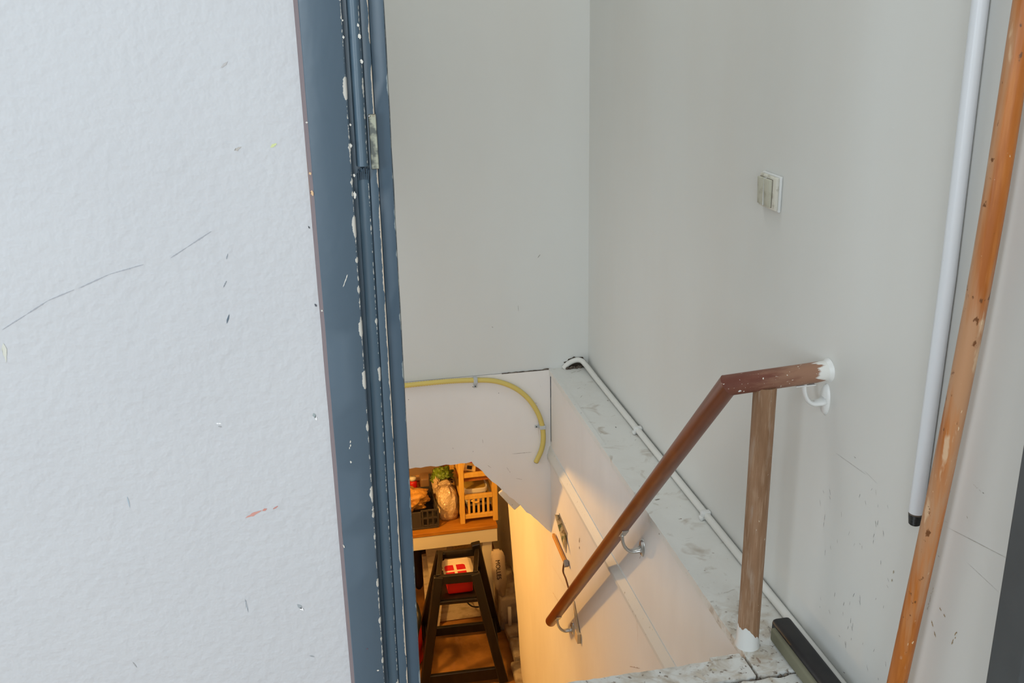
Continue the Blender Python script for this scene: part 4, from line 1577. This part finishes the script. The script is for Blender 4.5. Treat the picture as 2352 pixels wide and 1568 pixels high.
dg = bpy.context.evaluated_depsgraph_get()
me = bpy.data.meshes.new_from_object(to.evaluated_get(dg))
bpy.data.objects.remove(to, do_unlink=True)
lx = Vector((.06, 0, -1)).normalized()
mt = Matrix((lx, Vector((0, -1, 0)).cross(lx), Vector((0, -1, 0)))).transposed().to_4x4()
mt.translation = Vector((.787, 4.5925, -1.562))
me.transform(mt)
me.materials.clear()
me.materials.append(M['dark_print'])
lo_ = bpy.data.objects.new('lettering', me)
COL.objects.link(lo_)
lo_.parent = sk
lo_.matrix_parent_inverse = Matrix.Translation(sk.location).inverted()
lo_['label'] = 'dark vertical lettering'

# short white tube on the footing
bm = bmesh.new()
tube(bm, [(.850, 4.550, -1.943), (.853, 4.572, -1.845)], .010, 12)
tag(link('short_tube', bm, 'tub', smooth=True), 'short pale tube standing against the footing stones behind the chair leg', 'tube')

# vacuum cleaner mostly hidden behind the door frame
vc = thing('red_vacuum', (.27, 4.45, -2.0), 'red drum vacuum cleaner mostly hidden behind the blue door frame', 'vacuum cleaner')
vx = at(969, 1450, 'y', 4.45).x - .150
bm = bmesh.new()
tube(bm, [(vx, 4.45, -1.985), (vx, 4.45, -1.975), (vx, 4.45, -1.80), (vx, 4.45, -1.78)], .15, 32, True, None, None, [.14, .15, .15, .145])
sharp(link('drum', bm, 'red', vc, smooth=True))
bm = bmesh.new()
tube(bm, [(vx, 4.45, -1.78), (vx, 4.45, -1.72), (vx, 4.45, -1.68)], .15, 32, True, None, None, [.15, .14, .08])
sharp(link('lid', bm, 'dark_plastic', vc, smooth=True))
for sx in (-1, 1):
    bm = bmesh.new()
    tube(bm, [(vx + sx * .12 - .015, 4.42, -1.965), (vx + sx * .12 + .015, 4.42, -1.965)], .035, 16)
    link('wheel', bm, 'dark_plastic', vc, smooth=True)
bm = bmesh.new()
tube(bm, bez([(vx + .02, 4.40, -1.70), at(946, 1385, 'y', 4.36), at(958, 1404, 'y', 4.32), at(958, 1440, 'y', 4.28), (vx + .02, 4.22, -1.983), (vx - .14, 4.22, -1.983)], 40), .015, 12)
link('hose', bm, 'dark_plastic', vc, smooth=True)['label'] = 'black ribbed hose'
bm = bmesh.new()
tube(bm, bez([at(1060, 1360, 'y', 4.72), at(1068, 1374, 'y', 4.70), at(1076, 1386, 'y', 4.70), at(1088, 1393, 'y', 4.70), at(1108, 1392, 'y', 4.70), at(1126, 1384, 'y', 4.70)], 24), .004, 8)
tag(link('black_cable', bm, 'dark_plastic', smooth=True), 'thin black cable looping in front of the whitewashed board', 'cable')

# bulb holder for the basement lamp (hidden behind the door frame)
lp_ = thing('pendant_bulb', (-.30, 3.90, -.45), 'bare warm bulb hanging from the basement ceiling', 'lamp')
bm = bmesh.new()
tube(bm, [(-.30, 3.90, -.30), (-.30, 3.90, -.39)], .004, 8)
link('cord', bm, 'dark_plastic', lp_, smooth=True)
bm = bmesh.new()
tube(bm, [(-.30, 3.90, -.36), (-.30, 3.90, -.408)], .02, 16)
link('socket', bm, 'dark_plastic', lp_, smooth=True)
